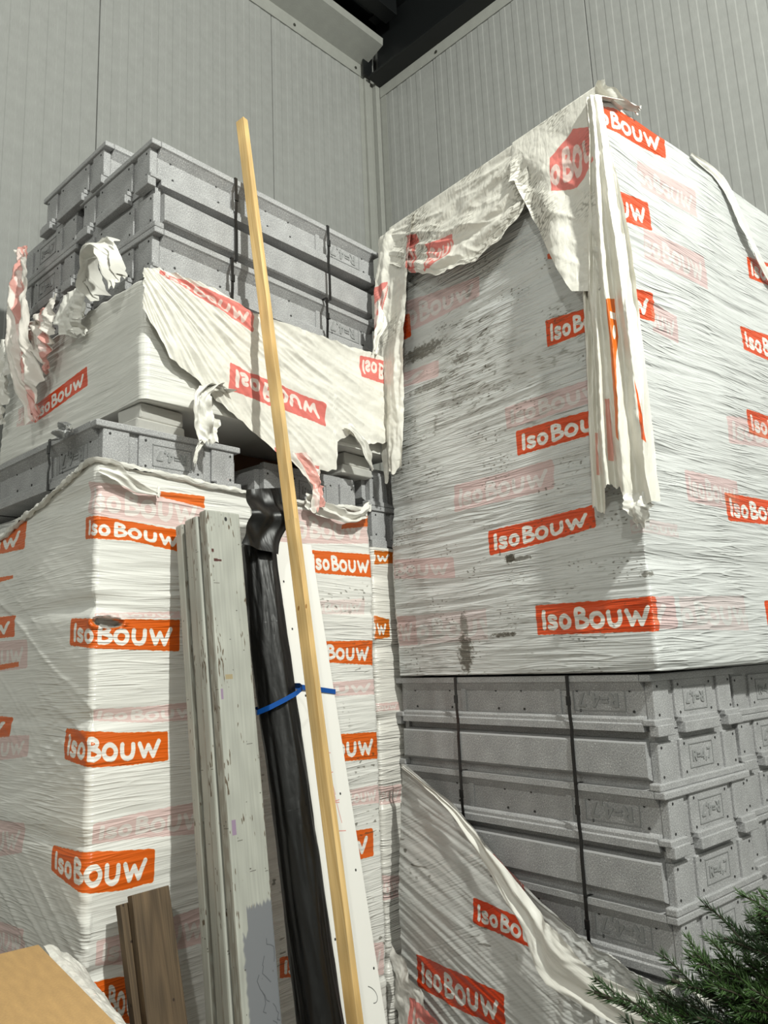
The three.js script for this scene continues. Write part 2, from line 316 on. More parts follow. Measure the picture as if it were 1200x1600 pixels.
function filmTex(W, H, U0, U1, Y0, Y1, { prints = [], base = [232, 231, 227], orange = '#d94a17', dirt, exposed }) {
  const [c, g] = canvas(W, H); g.fillStyle = `rgb(${base})`; g.fillRect(0, 0, W, H);
  drawPrints(g, W, H, U0, U1, Y0, Y1, prints, orange);
  const im = g.getImageData(0, 0, W, H), d = im.data;
  for (let y = 0, i = 0; y < H; y++) {
    const yy = Y1 - (y / H) * (Y1 - Y0);
    for (let x = 0; x < W; x++, i += 4) {
      const u = U0 + (x / W) * (U1 - U0);
      const k = 1 - 0.05 * Math.abs(pn(u * 3, yy * 26, 256, 256, 4)) - 0.03 * Math.abs(pn(u * 9, yy * 90, 256, 256, 5));   // thinner and thicker windings of the film
      let r = d[i] * k, gg = d[i + 1] * k, b = d[i + 2] * k;
      if (dirt) { const q = dirt(u, yy); r = lerp(r, 58, q); gg = lerp(gg, 54, q); b = lerp(b, 44, q); }
      if (exposed) { const q = exposed(u, yy); r = lerp(r, 150, q); gg = lerp(gg, 148, q); b = lerp(b, 143, q); }
      d[i] = r; d[i + 1] = gg; d[i + 2] = b;
    }
  }
  g.putImageData(im, 0, 0);
  return canvasTex(c, U0, Y0, U1 - U0, Y1 - Y0);
}
// fine horizontal creases of stretched film, a 1 m tile
const creaseTile = dataTex(1024, 1024, (x, y) => {
  const u = x / 1024, v = y / 1024, w = v + 0.007 * pn(u * 2, v * 6, 2, 6, 1) + 0.002 * pn(u * 6, v * 16, 6, 16, 2);
  const a = 1 - Math.abs(pn(u * 3, w * 52, 3, 52, 3)) * 2, b = 1 - Math.abs(pn(u * 4, w * 110, 4, 110, 4)) * 2, c = pn(u * 9, w * 200, 9, 200, 5);
  const e = 0.35 + 0.65 * sstep(-0.3, 0.4, pn(u * 3, v * 7, 3, 7, 6));
  const r3 = (q) => (q > 0 ? q * q * q : q * 0.5); return clamp(95 + e * (95 * r3(a) + 55 * r3(b) + 20 * c), 0, 255);
}, false, 1, 1);
// crinkles of loose film, a 0.4 m tile
const crinkleTile = dataTex(512, 512, (x, y) => {
  const u = x / 512, v = y / 512; let t = 0;
  for (const [f, a, s] of [[5, 1, 1], [11, 0.7, 2], [23, 0.5, 3], [47, 0.3, 4]]) t += a * (1 - 2 * Math.abs(pn(u * f + 0.4 * pn(v * 5, u * 5, 5, 5, s), v * f * 0.4, f, Math.round(f * 0.4), s)));
  return clamp(60 + t * 60, 0, 255);
}, false, 0.4, 0.57);
const turned = (t, a) => { const c = t.clone(); c.rotation = a; c.needsUpdate = true; return c; };
const film = (map, scale = 0.009, extra = {}) => phys({ map, bumpMap: creaseTile, bumpScale: scale, roughness: 0.3, side: THREE.DoubleSide, ...extra });
const loose = (map, scale = 0.003, extra = {}) => phys({ map, bumpMap: crinkleTile, bumpScale: scale, roughness: 0.36, side: THREE.DoubleSide, ...extra });

// a stretched film hull round a load: X 0..w, Z 0..-d; U runs along the left face (negative), round the corner and along the right face
function hull({ w, d, y0, top, r = 0.03, disp, dx = 0.0075, dy = 0.0055, y1, well }) {
  const per = [], add = (U, x, z, nx, nz) => per.push([U, x, z, nx, nz]);
  const arc = (cx, cz, a0, a1, U) => { for (let k = 0; k <= 6; k++) { const a = lerp(a0, a1, k / 6); add(U + r * (a0 - a), cx + r * Math.cos(a), cz + r * Math.sin(a), Math.cos(a), Math.sin(a)); } };
  const q = Math.PI / 2;
  for (let s = d - r; s > r + dx / 2; s -= dx) add(-s, 0, -s, -1, 0);
  for (let k = 0; k <= 8; k++) { const a = Math.PI - q * k / 8; add(r * (k / 4 - 1), r + r * Math.cos(a), -r + r * Math.sin(a), Math.cos(a), Math.sin(a)); }
  for (let t = r + dx; t < w - r; t += dx) add(t, t, 0, 0, 1);
  arc(w - r, -r, q, 0, w - r); for (let z = 0.12; z < d - 0.1; z += 0.12) add(w + z, w, -z, 1, 0);
  arc(w - r, -d + r, 0, -q, w + d); for (let x = 0.12; x < w - 0.1; x += 0.12) add(w + d + x, w - x, -d, 0, -1);
  for (let k = 0; k <= 6; k++) { const a = -q - q * k / 6; add(-d - r * (1 - k / 6), r + r * Math.cos(a), -d + r + r * Math.sin(a), Math.cos(a), Math.sin(a)); }
  per.push([...per[0]]);
  const rows = [[0, 0.5, 1], [0, 0.06, 1]]; const n = Math.round((y1 - y0) / dy);
  for (let i = 0; i <= n; i++) rows.push([i / n, 0, 0]);
  if (well) rows.push([1, 0.02, 2], [well, 0.03, 3], [well, 0.6, 3]); else rows.push([1, 0.02, 2], [1, 0.1, 2], [1, 0.3, 2], [1, 0.6, 2]);
  const P = per.length, pos = [], uv = [], idx = [], cx = w / 2, cz = -d / 2;
  for (const [k, inset, mode] of rows) for (const [U, x, z, nx, nz] of per) {
    const yt = top ? top(U) : y1; let y = mode === 3 ? well : lerp(y0, yt, k);
    const o = mode && mode !== 2 ? 0 : disp(U, y) * (k < 0.004 ? 0.3 : 1);
    let X = x + nx * o, Z = z + nz * o; X = lerp(X, cx, inset); Z = lerp(Z, cz, inset);
    if (mode === 2) y += 0.004 + 0.006 * pn(X * 9, Z * 9) - (inset > 0.05 ? 0 : 0.008);
    if (mode === 1) y = y0 + 0.004;
    pos.push(X, y, Z); uv.push(U, y);
  }
  for (let j = 0; j + 1 < rows.length; j++) for (let i = 0; i + 1 < P; i++) { const a = j * P + i; idx.push(a, a + 1, a + P + 1, a, a + P + 1, a + P); }
  for (const j of [0, rows.length - 1]) { const c = pos.length / 3; pos.push(cx, pos[j * P * 3 + 1], cz); uv.push(0, y0); for (let i = 0; i + 1 < P; i++) idx.push(...(j ? [j * P + i, j * P + i + 1, c] : [j * P + i + 1, j * P + i, c])); }
  const g = new THREE.BufferGeometry(); g.setAttribute('position', new THREE.Float32BufferAttribute(pos, 3)); g.setAttribute('uv', new THREE.Float32BufferAttribute(uv, 2)); g.setIndex(idx); g.computeVertexNormals();
  return g;
}
// creases of a tightly wound film: horizontal pleats, dents at the layers of the goods, fans of tension lines towards the corner
function tension(p) {
  return (U, y) => {
    const cn = Math.exp(-Math.abs(U) / 0.22), sl = p.slope ? p.slope(U, y) : 0, b = y - sl * U + (p.warp ?? 0.012) * pn(U * 1.6, y * 4, 256, 256, p.s + 9);
    let o = p.bulge * pn(U * 1.6 + 3, y * 2.4, 256, 256, p.s);
    const ph = ((y - p.y0) / p.layer) % 1, dst = Math.min(ph, 1 - ph) * p.layer, jit = 0.5 + 0.5 * pn(U * 3, Math.round((y - p.y0) / p.layer) * 7.3, 256, 256, p.s + 1);
    o -= p.dent * Math.exp(-dst * dst / 0.0006) * (0.35 + 0.65 * cn) * jit;
    const env = 0.4 + 0.6 * sstep(-0.35, 0.35, pn(U * 1.8, y * 5, 256, 256, p.s + 2));
    const bun = p.bunch ? (U < 0 ? 0.45 : 0.7) + p.bunch * Math.exp(-dst * dst / 0.0018) * (U < 0 ? 0.5 : 1) : 1;
    o += p.amp * env * bun * (ridge(U * 1.2, b * 24, p.s + 3) * 0.7 + ridge(U * 2.0, b * 52, p.s + 4) * 0.6);
    if (p.fan && U < 0.02) { const f = y + p.fan * U + 0.03 * pn(U * 2, y * 2, 256, 256, p.s + 8); for (const [k, q] of [[9, 0], [17, 1]]) { const t = Math.max(0, (ridge(U * 0.9 + q * 5, f * k, p.s + 6 + q) - 0.55) / 0.45); o += 0.006 / (1 + q) * t * t * sstep(-0.15, 0.3, pn(U * 1.5 + 9 + q, y * 2, 256, 256, p.s + 5)); } }
    return o;
  };
}

// ---------------------------------------------------------------- wrapped loads
function lpart(name, geo, mat, group, label) { const m = part(name, geo, mat, group); m.position.y = -group.position.y; if (label) m.userData.label = label; return m; }
function ribbon(pts, widths, dir, { nu = 26, nv = 90, crease = 0.014, f = 16, s = 0, curl = 0, u0 = 0, out = [-1, 0, 0] } = {}) {   // loose strip: centre line, half widths, width direction
  const c = new THREE.CatmullRomCurve3(pts.map((p) => new THREE.Vector3(...p))), d = new THREE.Vector3(...dir).normalize(), n = new THREE.Vector3(...out);
  const wp = widths.map((w, i) => [i / (widths.length - 1), w]), len = c.getLength();
  return gridGeo(nu, nv, (a, b) => {
    const p = c.getPoint(b), w = curve(wp, b) * (1 + 0.25 * pn(b * 7, a > 0.5 ? 3.1 : 8.7, 256, 256, s)), k = (a - 0.5) * 2;
    const end = b > 0.97 ? 0.02 * pn(a * 9, s + 0.5) : 0;
    const o = crease * (0.9 * ridge(a * w * 2 * f * 1.1 + s + 0.5 * pn(b * len * 6, s), b * len * 2.2, s) + 0.5 * ridge(a * w * 2 * f * 2.3, b * len * 6, s + 1) + 0.35 * crumple(a * w * 2 * f, b * len * f * 0.5, s)) + curl * (1 - k * k) + 0.5 * crease * Math.sin(k * 5 + b * 6 + s);
    return [p.x + d.x * k * w + n.x * o, p.y + d.y * k * w + n.y * o + end, p.z + d.z * k * w + n.z * o, u0 + k * w, p.y];
  });
}
const whiteTex = filmTex(256, 256, -0.5, 0.5, 0, 4, { base: [228, 226, 219] });
M.looseWhite = loose(whiteTex);
M.loosePink = loose((() => { const [c, g] = canvas(128, 256); g.fillStyle = 'rgb(228,222,214)'; g.fillRect(0, 0, 128, 256); g.fillStyle = '#d9a097'; g.fillRect(56, 0, 26, 256); g.fillStyle = '#e6cfc8'; for (let i = 0; i < 9; i++) g.fillRect(56 + 8 * (i % 3), i * 28, 10, 17); return canvasTex(c, -0.15, 2.2, 0.3, 1.1, THREE.RepeatWrapping); })());

// --- the tall load on the right
{
  const g = thing('wrapped_pallet_load', 'tall dirty white film wrapped load with draped film, on grey blocks at the right', 'pallet load', FR, [0, 1.472, 0], 0, 'film wrapped pallet loads');
  const dirt = (u, y) => {
    const L = u < 0 ? 1 : 0.12, b = y + 0.02 * pn(u * 3, y * 5, 256, 256, 40);
    const zone = sstep(-0.25, 0.35, pn(u * 2.2 + 4, y * 2.2, 256, 256, 41) + 0.5 * pn(u * 7, y * 9, 256, 256, 42)) * (0.35 + 0.65 * sstep(2.0, 2.9, y)) * (0.5 + 0.5 * sstep(0.1, -0.9, u));
    const b2 = b - 0.06 * u, thin = Math.max(sstep(0.45, 0.95, 1 - Math.abs(pn(u * 6, b2 * 130, 256, 256, 43)) * 2.6) * sstep(-0.1, 0.35, pn(u * 14, y * 40, 256, 256, 44)), 0.8 * sstep(0.4, 0.9, 1 - Math.abs(pn(u * 9, b2 * 60, 256, 256, 49)) * 4) * sstep(0.0, 0.4, pn(u * 20, y * 34, 256, 256, 39)));
    const speck = sstep(0.42, 0.6, pn(u * 60, y * 150, 256, 256, 45)) * sstep(0.1, 0.5, pn(u * 6, y * 14, 256, 256, 46));
    let q = L * clamp(zone * (0.07 + 0.7 * thin) + 0.5 * speck);
    const stain = (a, c, ra, rc, k) => { const e = ((u - a) / ra) ** 2 + ((y - c) / rc) ** 2; if (e < 4) q = Math.max(q, k * sstep(1.6, 0.3, e + 0.9 * pn(u * 55, y * 75, 256, 256, 47) + 0.6 * pn(u * 160, y * 190, 256, 256, 48))); };
    stain(-0.545, 1.89, 0.024, 0.016, 0.95); stain(-0.49, 1.885, 0.05, 0.008, 0.6); stain(-0.8, 1.56, 0.035, 0.07, 0.75); stain(-0.8, 1.66, 0.02, 0.05, 0.5); stain(-0.6, 1.62, 0.06, 0.008, 0.8);
    stain(-0.95, 2.83, 0.13, 0.03, 0.6); stain(-0.72, 2.72, 0.05, 0.02, 0.5); stain(-0.9, 2.66, 0.12, 0.014, 0.5); stain(0.0, 1.775, 0.03, 0.01, 0.6);
    return q;
  };
  const tex = filmTex(2048, 1520, -1.25, 1.66, 1.44, 3.52, { prints: PRINT.right, base: [208, 210, 209], dirt });
  const ten = tension({ s: 20, y0: 1.475, layer: 0.355, bulge: 0.012, dent: 0.02, warp: 0.008, amp: 0.0042, slope: (U) => (U < 0 ? 0.02 : 0.05) });
  lpart('film_wrap', hull({ w: 1.5, d: 1.19, y0: 1.478, y1: 3.44, top: (U) => 3.435 + 0.04 * sstep(0, 0.12, U) * (U < 1.5 ? 1 : 0), disp: ten, r: 0.014 }), film(tex), g);
  // film thrown over the top, hanging down the left face
  const drapeTex = filmTex(1024, 1024, -1.3, 0.15, 1.95, 3.55, { base: [224, 221, 212], prints: [
    ['p', 0.3, 0.8, [[-0.83, 3.25, 3.12], [-0.68, 3.23, 3.13]]], ['p', 0.2, 0.35, [[-0.96, 3.36, 3.2], [-0.9, 3.34, 3.12]]], ['p', 0.2, 0.8, [[-0.19, 3.3, 3.16], [-0.09, 3.36, 3.12], [0.02, 3.3, 3.2]]],
    ['p', 0.2, 0.3, [[-1.215, 3.2, 2.93], [-1.15, 3.2, 3.02], [-1.1, 3.2, 3.18]]]],
    dirt: (u, y) => clamp(0.5 * sstep(0.45, 0.95, 1 - Math.abs(pn(u * 16 + y * 22, y * 70 - u * 34, 256, 256, 50)) * 2.4) * sstep(-0.1, 0.45, pn(u * 5, y * 5, 256, 256, 51)) * sstep(2.6, 2.95, y)) });
  const mat = loose(drapeTex);
  const hem = [[0.29, 3.2], [0.303, 3.179], [0.347, 3.13], [0.415, 3.071], [0.531, 3.039], [0.668, 3.049], [0.775, 3.081], [0.932, 3.169], [0.97, 3.2], [1.1, 3.3]];
  const overTop = (b, cut) => b < cut;
  lpart('film_valance', gridGeo(170, 130, (a, b) => {
    const s = lerp(1.08, 0.29, a), cut = 0.14; let X, y;
    if (overTop(b, cut)) { const k = b / cut; X = lerp(0.2, -0.02, k); y = 3.462 + 0.012 * crumple(s * 9, X * 9, 60); }
    else {
      const k = (b - cut) / (1 - cut), hm = curve(hem, s) + 0.012 * pn(s * 24, 1.5); y = lerp(3.458, hm, k);
      const sag = 1 - ((s - 0.62) / 0.36) ** 2, fold = Math.sin((k * 3.4 + 0.5 * sag + 0.3 * pn(s * 4, k * 3, 256, 256, 61)) * Math.PI * 2);
      const fq = k * 4 + 0.9 * (s - 0.3) + 0.35 * pn(s * 3, k * 2, 256, 256, 63); const th = clamp((3.458 - hm) / 0.4); X = -(0.03 + 0.05 * k * k * Math.max(0, sag) + 0.012 * k * fold * th + th * Math.min(1, k * 5) * (0.012 * ridge(fq, s * 2.2, 62) + 0.006 * ridge(fq * 2.3, s * 5, 64) + 0.004 * crumple(s * 9, y * 9, 62)));
      if (k > 0.94) X -= 0.012;
    }
    return [X, y, -s, -s, y];
  }), mat, g);
  const hem2 = [[-0.03, 2.78], [0.035, 2.72], [0.131, 2.747], [0.185, 2.866], [0.254, 3.021], [0.303, 3.17], [0.34, 3.28]];
  lpart('film_flap', gridGeo(90, 150, (a, b) => {
    const s = lerp(0.36, -0.01, a), cut = 0.1; let X, y;
    if (b < cut) { const k = b / cut; X = lerp(0.15, -0.03, k); y = 3.468 + 0.012 * crumple(s * 9, X * 9, 64); }
    else { const k = (b - cut) / (1 - cut), hm = curve(hem2, s); y = lerp(3.464, hm, k); X = -(0.03 + 0.03 * k + 0.016 * k * Math.sin(s * 30 + k * 3) + Math.min(1, k * 3) * (0.008 * ridge(s * 6 - y * 9, y * 3 + s * 2, 66) + 0.006 * crumple(s * 9, y * 9, 67))); }
    return [X, y, -s, -s, y];
  }), mat, g);
  lpart('film_strip', gridGeo(40, 170, (a, b) => {
    const y = lerp(3.47, 2.29 + 0.05 * a, b), s0 = curve([[2.29, 1.165], [2.35, 1.17], [2.87, 1.205], [3.42, 1.15], [3.5, 1.1]], y), s1 = curve([[2.29, 1.06], [2.81, 1.01], [3.2, 0.95], [3.5, 0.9]], y), s = lerp(s0, s1, a);
    const X = -(0.03 + 0.02 * b + 0.012 * Math.sin(a * 7 + b * 4) + 0.01 * ridge(a * 4 + 0.4 * pn(y * 6, 1), y * 2.5, 68) + 0.008 * crumple(s * 12, y * 9, 69)) + (b < 0.03 ? (0.03 - b) * 5 : 0);
    return [X, y + (b > 0.97 ? 0.03 * pn(a * 5, 2.2) : 0), -s, -s, y];
  }), mat, g);
  // the gathered length of film down the near corner
  const [hc, hg] = canvas(512, 1024); hg.fillStyle = 'rgb(228,225,215)'; hg.fillRect(0, 0, 512, 1024);
  hg.fillStyle = '#da6a1c'; hg.beginPath(); hg.moveTo(285, 560); hg.lineTo(345, 552); hg.lineTo(352, 640); hg.lineTo(322, 690); hg.lineTo(300, 860); hg.lineTo(285, 850); hg.fill();
  hg.fillStyle = '#e8e0d6'; hg.fillRect(308, 585, 36, 16); hg.beginPath(); hg.ellipse(326, 630, 11, 17, 0.3, 0, 7); hg.fill();
  hg.fillStyle = '#e05a1c'; hg.beginPath(); hg.moveTo(440, 740); hg.lineTo(462, 800); hg.lineTo(470, 872); hg.lineTo(448, 866); hg.fill();
  hg.fillStyle = 'rgba(214,120,104,0.6)'; hg.fillRect(205, 760, 36, 130); hg.fillRect(70, 820, 24, 90);
  lpart('hanging_film', gridGeo(170, 230, (a, b) => {
    const sl = curve([[1.97, 0.165], [2.5, 0.13], [2.74, 0.12], [3.06, 0.075], [3.3, 0.035], [3.5, 0.03]], lerp(3.47, 1.97, b));
    const bot = curve([[0, 2.0], [0.28, 1.985], [0.32, 2.06], [0.55, 2.05], [0.6, 1.985], [0.85, 1.975], [1, 1.99]], a) + 0.012 * pn(a * 22, 5.5), y = lerp(3.475, bot, b);
    const w = sstep(0, 0.5, b), q = a * 2 - 1, Z0 = lerp(-sl, 0.03 + 0.055 * w, a), X0 = lerp(-0.02, lerp(-0.03, -0.035, w), a) - 0.035 * (1 - q * q);
    const pl = 0.004 + 0.015 * w, fold = pl * Math.sin(a * 23 + 2.2 * pn(b * 2.2, 0.7) + 1.5 * Math.sin(b * 4)) + pl * 0.8 * ridge(a * 5 + 0.7 * pn(b * 3, a * 2), b * 1.7, 70);
    const cr = 0.006 * crumple(a * 4.5, y * 9, 72);
    return [X0 - fold - cr + (b < 0.04 ? (0.04 - b) * 4 : 0), y, Z0 + 0.5 * fold, a * 0.45, y];
  }), loose(canvasTex(hc, 0, 1.93, 0.45, 1.6), 0.004, { roughness: 0.34 }), g);
  // crumpled film end showing at the lower end of the gather
  lpart('film_tatter', ribbon([[-0.05, 2.02, 0.03], [-0.07, 1.97, 0.035], [-0.05, 1.92, 0.03]], [0.03, 0.045, 0.02], [0.5, 0, 1], { nv: 24, s: 5 }), M.looseWhite, g);
  lpart('film_tatter', ribbon([[-0.03, 3.46, 0.02], [0.05, 3.5, -0.02], [0.15, 3.49, 0.0], [0.24, 3.485, 0.02]], [0.025, 0.03, 0.025, 0.012], [0, 0.3, 1], { nv: 40, s: 7, out: [0, 1, 0], crease: 0.01 }), M.looseWhite, g);
  lpart('film_fold', ribbon([[0.62, 3.48, 0.012], [0.86, 3.46, 0.016], [1.0, 3.33, 0.018], [1.12, 3.2, 0.018], [1.32, 3.05, 0.016]], [0.01, 0.03, 0.035, 0.03, 0.02], [0.35, 0.5, 0.02], { nv: 90, s: 8, out: [0, 0, 1], crease: 0.005 }), M.looseWhite, g);
}
// --- torn film hanging in front of the grey blocks below it
{
  const g = thing('torn_film_sheet', 'torn translucent white film hanging slanted before the lower grey block stack', 'plastic film', FR, [0, 0.0, 0]);
  const diag = [[0.04, 0.59], [0.059, 0.6], [0.342, 0.678], [0.51, 0.767], [0.697, 0.878], [0.875, 1.018], [1.123, 1.137], [1.15, 1.137]];
  const low = [[0.0, 0.56], [0.06, 0.5], [0.14, 0.4], [0.3, 0.3], [0.5, 0.08], [1.2, 0.05]];
  const tex = filmTex(1024, 1024, -1.2, 0.05, 0.0, 1.2, { base: [214, 214, 211], prints: PRINT.flap, orange: '#d4421a', dirt: (u, y) => 0.5 * sstep(0.45, 0.7, pn(u * 30, y * 60, 256, 256, 80)) * sstep(0.15, 0.5, pn(u * 5, y * 6, 256, 256, 81)) });
  part('film', gridGeo(230, 190, (a, b) => {
    const s = lerp(1.145, 0.03, a), y1 = curve(diag, s), y0 = curve(low, s), y = lerp(y1, y0, b), dd = y1 - y;
    const tq = (y - s * 0.42 + 0.01 * pn(s * 3, y * 5, 256, 256, 86)) * 30, off = 0.035 + 0.05 * sstep(0, 0.5, dd) + 0.012 * pn(s * 3, y * 3, 256, 256, 82) + 0.004 * ridge(s * 1.1 + y, tq * 0.8, 83) + 0.0022 * ridge(s * 2 + y, tq * 1.9, 84)
      + (s < 0.55 ? 0.03 * sstep(0.55, 0.2, s) * crumple(s * 9, y * 9, 85) : 0);
    return [-off - (b < 0.02 ? 0.006 : 0), y, -s, -s, y];
  }), film(tex, 0.0028, { roughness: 0.3, bumpMap: turned(creaseTile, 0.39), transmission: 0.22 }), g);
  part('film_hem', ribbon([[-0.05, 1.13, -1.12], [-0.06, 1.0, -0.86], [-0.085, 0.735, -0.53], [-0.11, 0.61, -0.37], [-0.11, 0.54, -0.1], [-0.1, 0.55, 0.03]], [0.004, 0.012, 0.04, 0.075, 0.06, 0.03], [0, 0.8, 0.6], { nv: 140, s: 9, crease: 0.01 }), M.looseWhite, g);
  part('film_twist', ribbon([[-0.06, 0.57, -0.09], [-0.075, 0.62, -0.03], [-0.07, 0.65, 0.02], [-0.02, 0.6, 0.05], [0.06, 0.585, 0.045]], [0.012, 0.014, 0.012, 0.014, 0.02], [0.3, 1, 0.3], { nv: 60, s: 11, crease: 0.008 }), M.looseWhite, g);
  const low2 = filmTex(512, 512, -1.2, -0.4, 0.0, 0.6, { base: [220, 218, 212], prints: [['p', 0, 0.5, [[-1.08, 0.33, 0.2], [-0.85, 0.3, 0.17]]]] });
  part('film_overlap', gridGeo(90, 70, (a, b) => { const s = lerp(1.15, 0.75, a), y1 = lerp(0.49, 0.1, a), y = lerp(y1, 0.04, b); return [-(0.12 + 0.02 * crumple(s * 9, y * 9, 88) + 0.01 * Math.sin((s + y) * 40)), y, -s, -s, y]; }), loose(low2), g);
}
// --- lower load of the left hand stack
{
  const g = thing('wrapped_pallet_load', 'large white film wrapped load behind the leaning planks, standing on the floor', 'pallet load', FL, [0, 0.0, 0], 0, 'film wrapped pallet loads');
  const top = (U) => (U < 0 ? lerp(2.19, 2.0, clamp(-U / 0.85)) : U < 1.2 ? curve([[0, 2.19], [0.1, 2.175], [0.6, 2.15], [1.2, 2.155]], U) : 2.14) + 0.006 * pn(U * 9, 2.1);
  const dirt = (u, y) => u < 0.55 ? 0 : 0.5 * sstep(0.4, 0.65, pn(u * 40, y * 90, 256, 256, 91)) * sstep(0.0, 0.5, pn(u * 4, y * 7, 256, 256, 92));
  const hole = (U, y) => sstep(1.25, 0.85, ((U - 0.045) / 0.047) ** 2 + ((y - 1.692 + 0.1 * (U - 0.045)) / 0.014) ** 2);   // torn open, the grey block shows
  const tex = filmTex(2048, 1800, -1.1, 1.24, 0.0, 2.24, { exposed: hole, prints: PRINT.left, base: [228, 227, 222], orange: '#d9611a', dirt });
  const ten = tension({ s: 30, y0: 0.06, layer: 0.338, bulge: 0.012, dent: 0.026, bunch: 1.5, amp: 0.0034, fan: 0.55, slope: (U, y) => (U < 0 ? -0.35 * sstep(0, -0.3, U) * pn(y * 1.5, 1.3) : 0.03 * pn(y * 3, 4.4)) });
  part('film_wrap', hull({ w: 1.2, d: 1.05, y0: 0.02, y1: 2.19, top, disp: (U, y) => ten(U, y) - 0.022 * hole(U, y) + 0.008 * sstep(2.6, 1.4, ((U - 0.045) / 0.047) ** 2 + ((y - 1.692) / 0.014) ** 2) * (1 - hole(U, y)), r: 0.02, well: 2.1 }), film(tex, 0.005), g);
  const pts = []; for (let U = -1.0; U <= 1.19; U += 0.06) pts.push(U < -0.02 ? new THREE.Vector3(-0.008, top(U), U) : U < 0.04 ? new THREE.Vector3(-0.002, top(U), 0.002) : new THREE.Vector3(U, top(U), 0.008));
  const tube = new THREE.TubeGeometry(new THREE.CatmullRomCurve3(pts), 300, 0.009, 9), p = tube.attributes.position;
  for (let i = 0; i < p.count; i++) { const x = p.getX(i), y = p.getY(i), z = p.getZ(i), k = 0.012 * crumple((x - z) * 6, y * 40 + (i % 10) * 0.3, 93); p.setXYZ(i, x - k, y + k * 1.2, z + k); }
  tube.computeVertexNormals(); part('film_hem', tube, M.looseWhite, g);
  part('film_tatter', ribbon([[0.0, 2.15, 0.01], [0.05, 2.14, 0.03], [0.12, 2.11, 0.03], [0.2, 2.1, 0.02]], [0.012, 0.022, 0.016, 0.01], [0.1, 1, 0.1], { nv: 50, s: 13, out: [0, 0, 1], crease: 0.009 }), M.looseWhite, g);
  part('film_tatter', ribbon([[0.82, 2.15, 0.02], [0.95, 2.12, 0.03], [1.06, 2.11, 0.03], [1.16, 2.16, 0.02]], [0.035, 0.03, 0.02, 0.03], [0.1, 1, 0.1], { nv: 50, s: 14, out: [0, 0, 1], crease: 0.016 }), M.looseWhite, g);
}
// --- the load squeezed between the two stacks
{
  const g = thing('wrapped_pallet_load', 'white film wrapped load standing in the narrow gap between both stacks', 'pallet load', FM, [0, 0, 0], 0, 'film wrapped pallet loads');
  const tex = filmTex(512, 1024, -0.3, 0.9, 0, 2.1, { prints: PRINT.mid, base: [224, 221, 214], orange: '#c9691f' });
  part('film_wrap', hull({ w: 0.6, d: 0.9, y0: 0.02, y1: 2.02, disp: tension({ s: 50, y0: 0.1, layer: 0.3, bulge: 0.014, dent: 0.03, amp: 0.006, slope: () => 0 }), r: 0.03, dx: 0.009, dy: 0.007 }), film(tex), g);
}
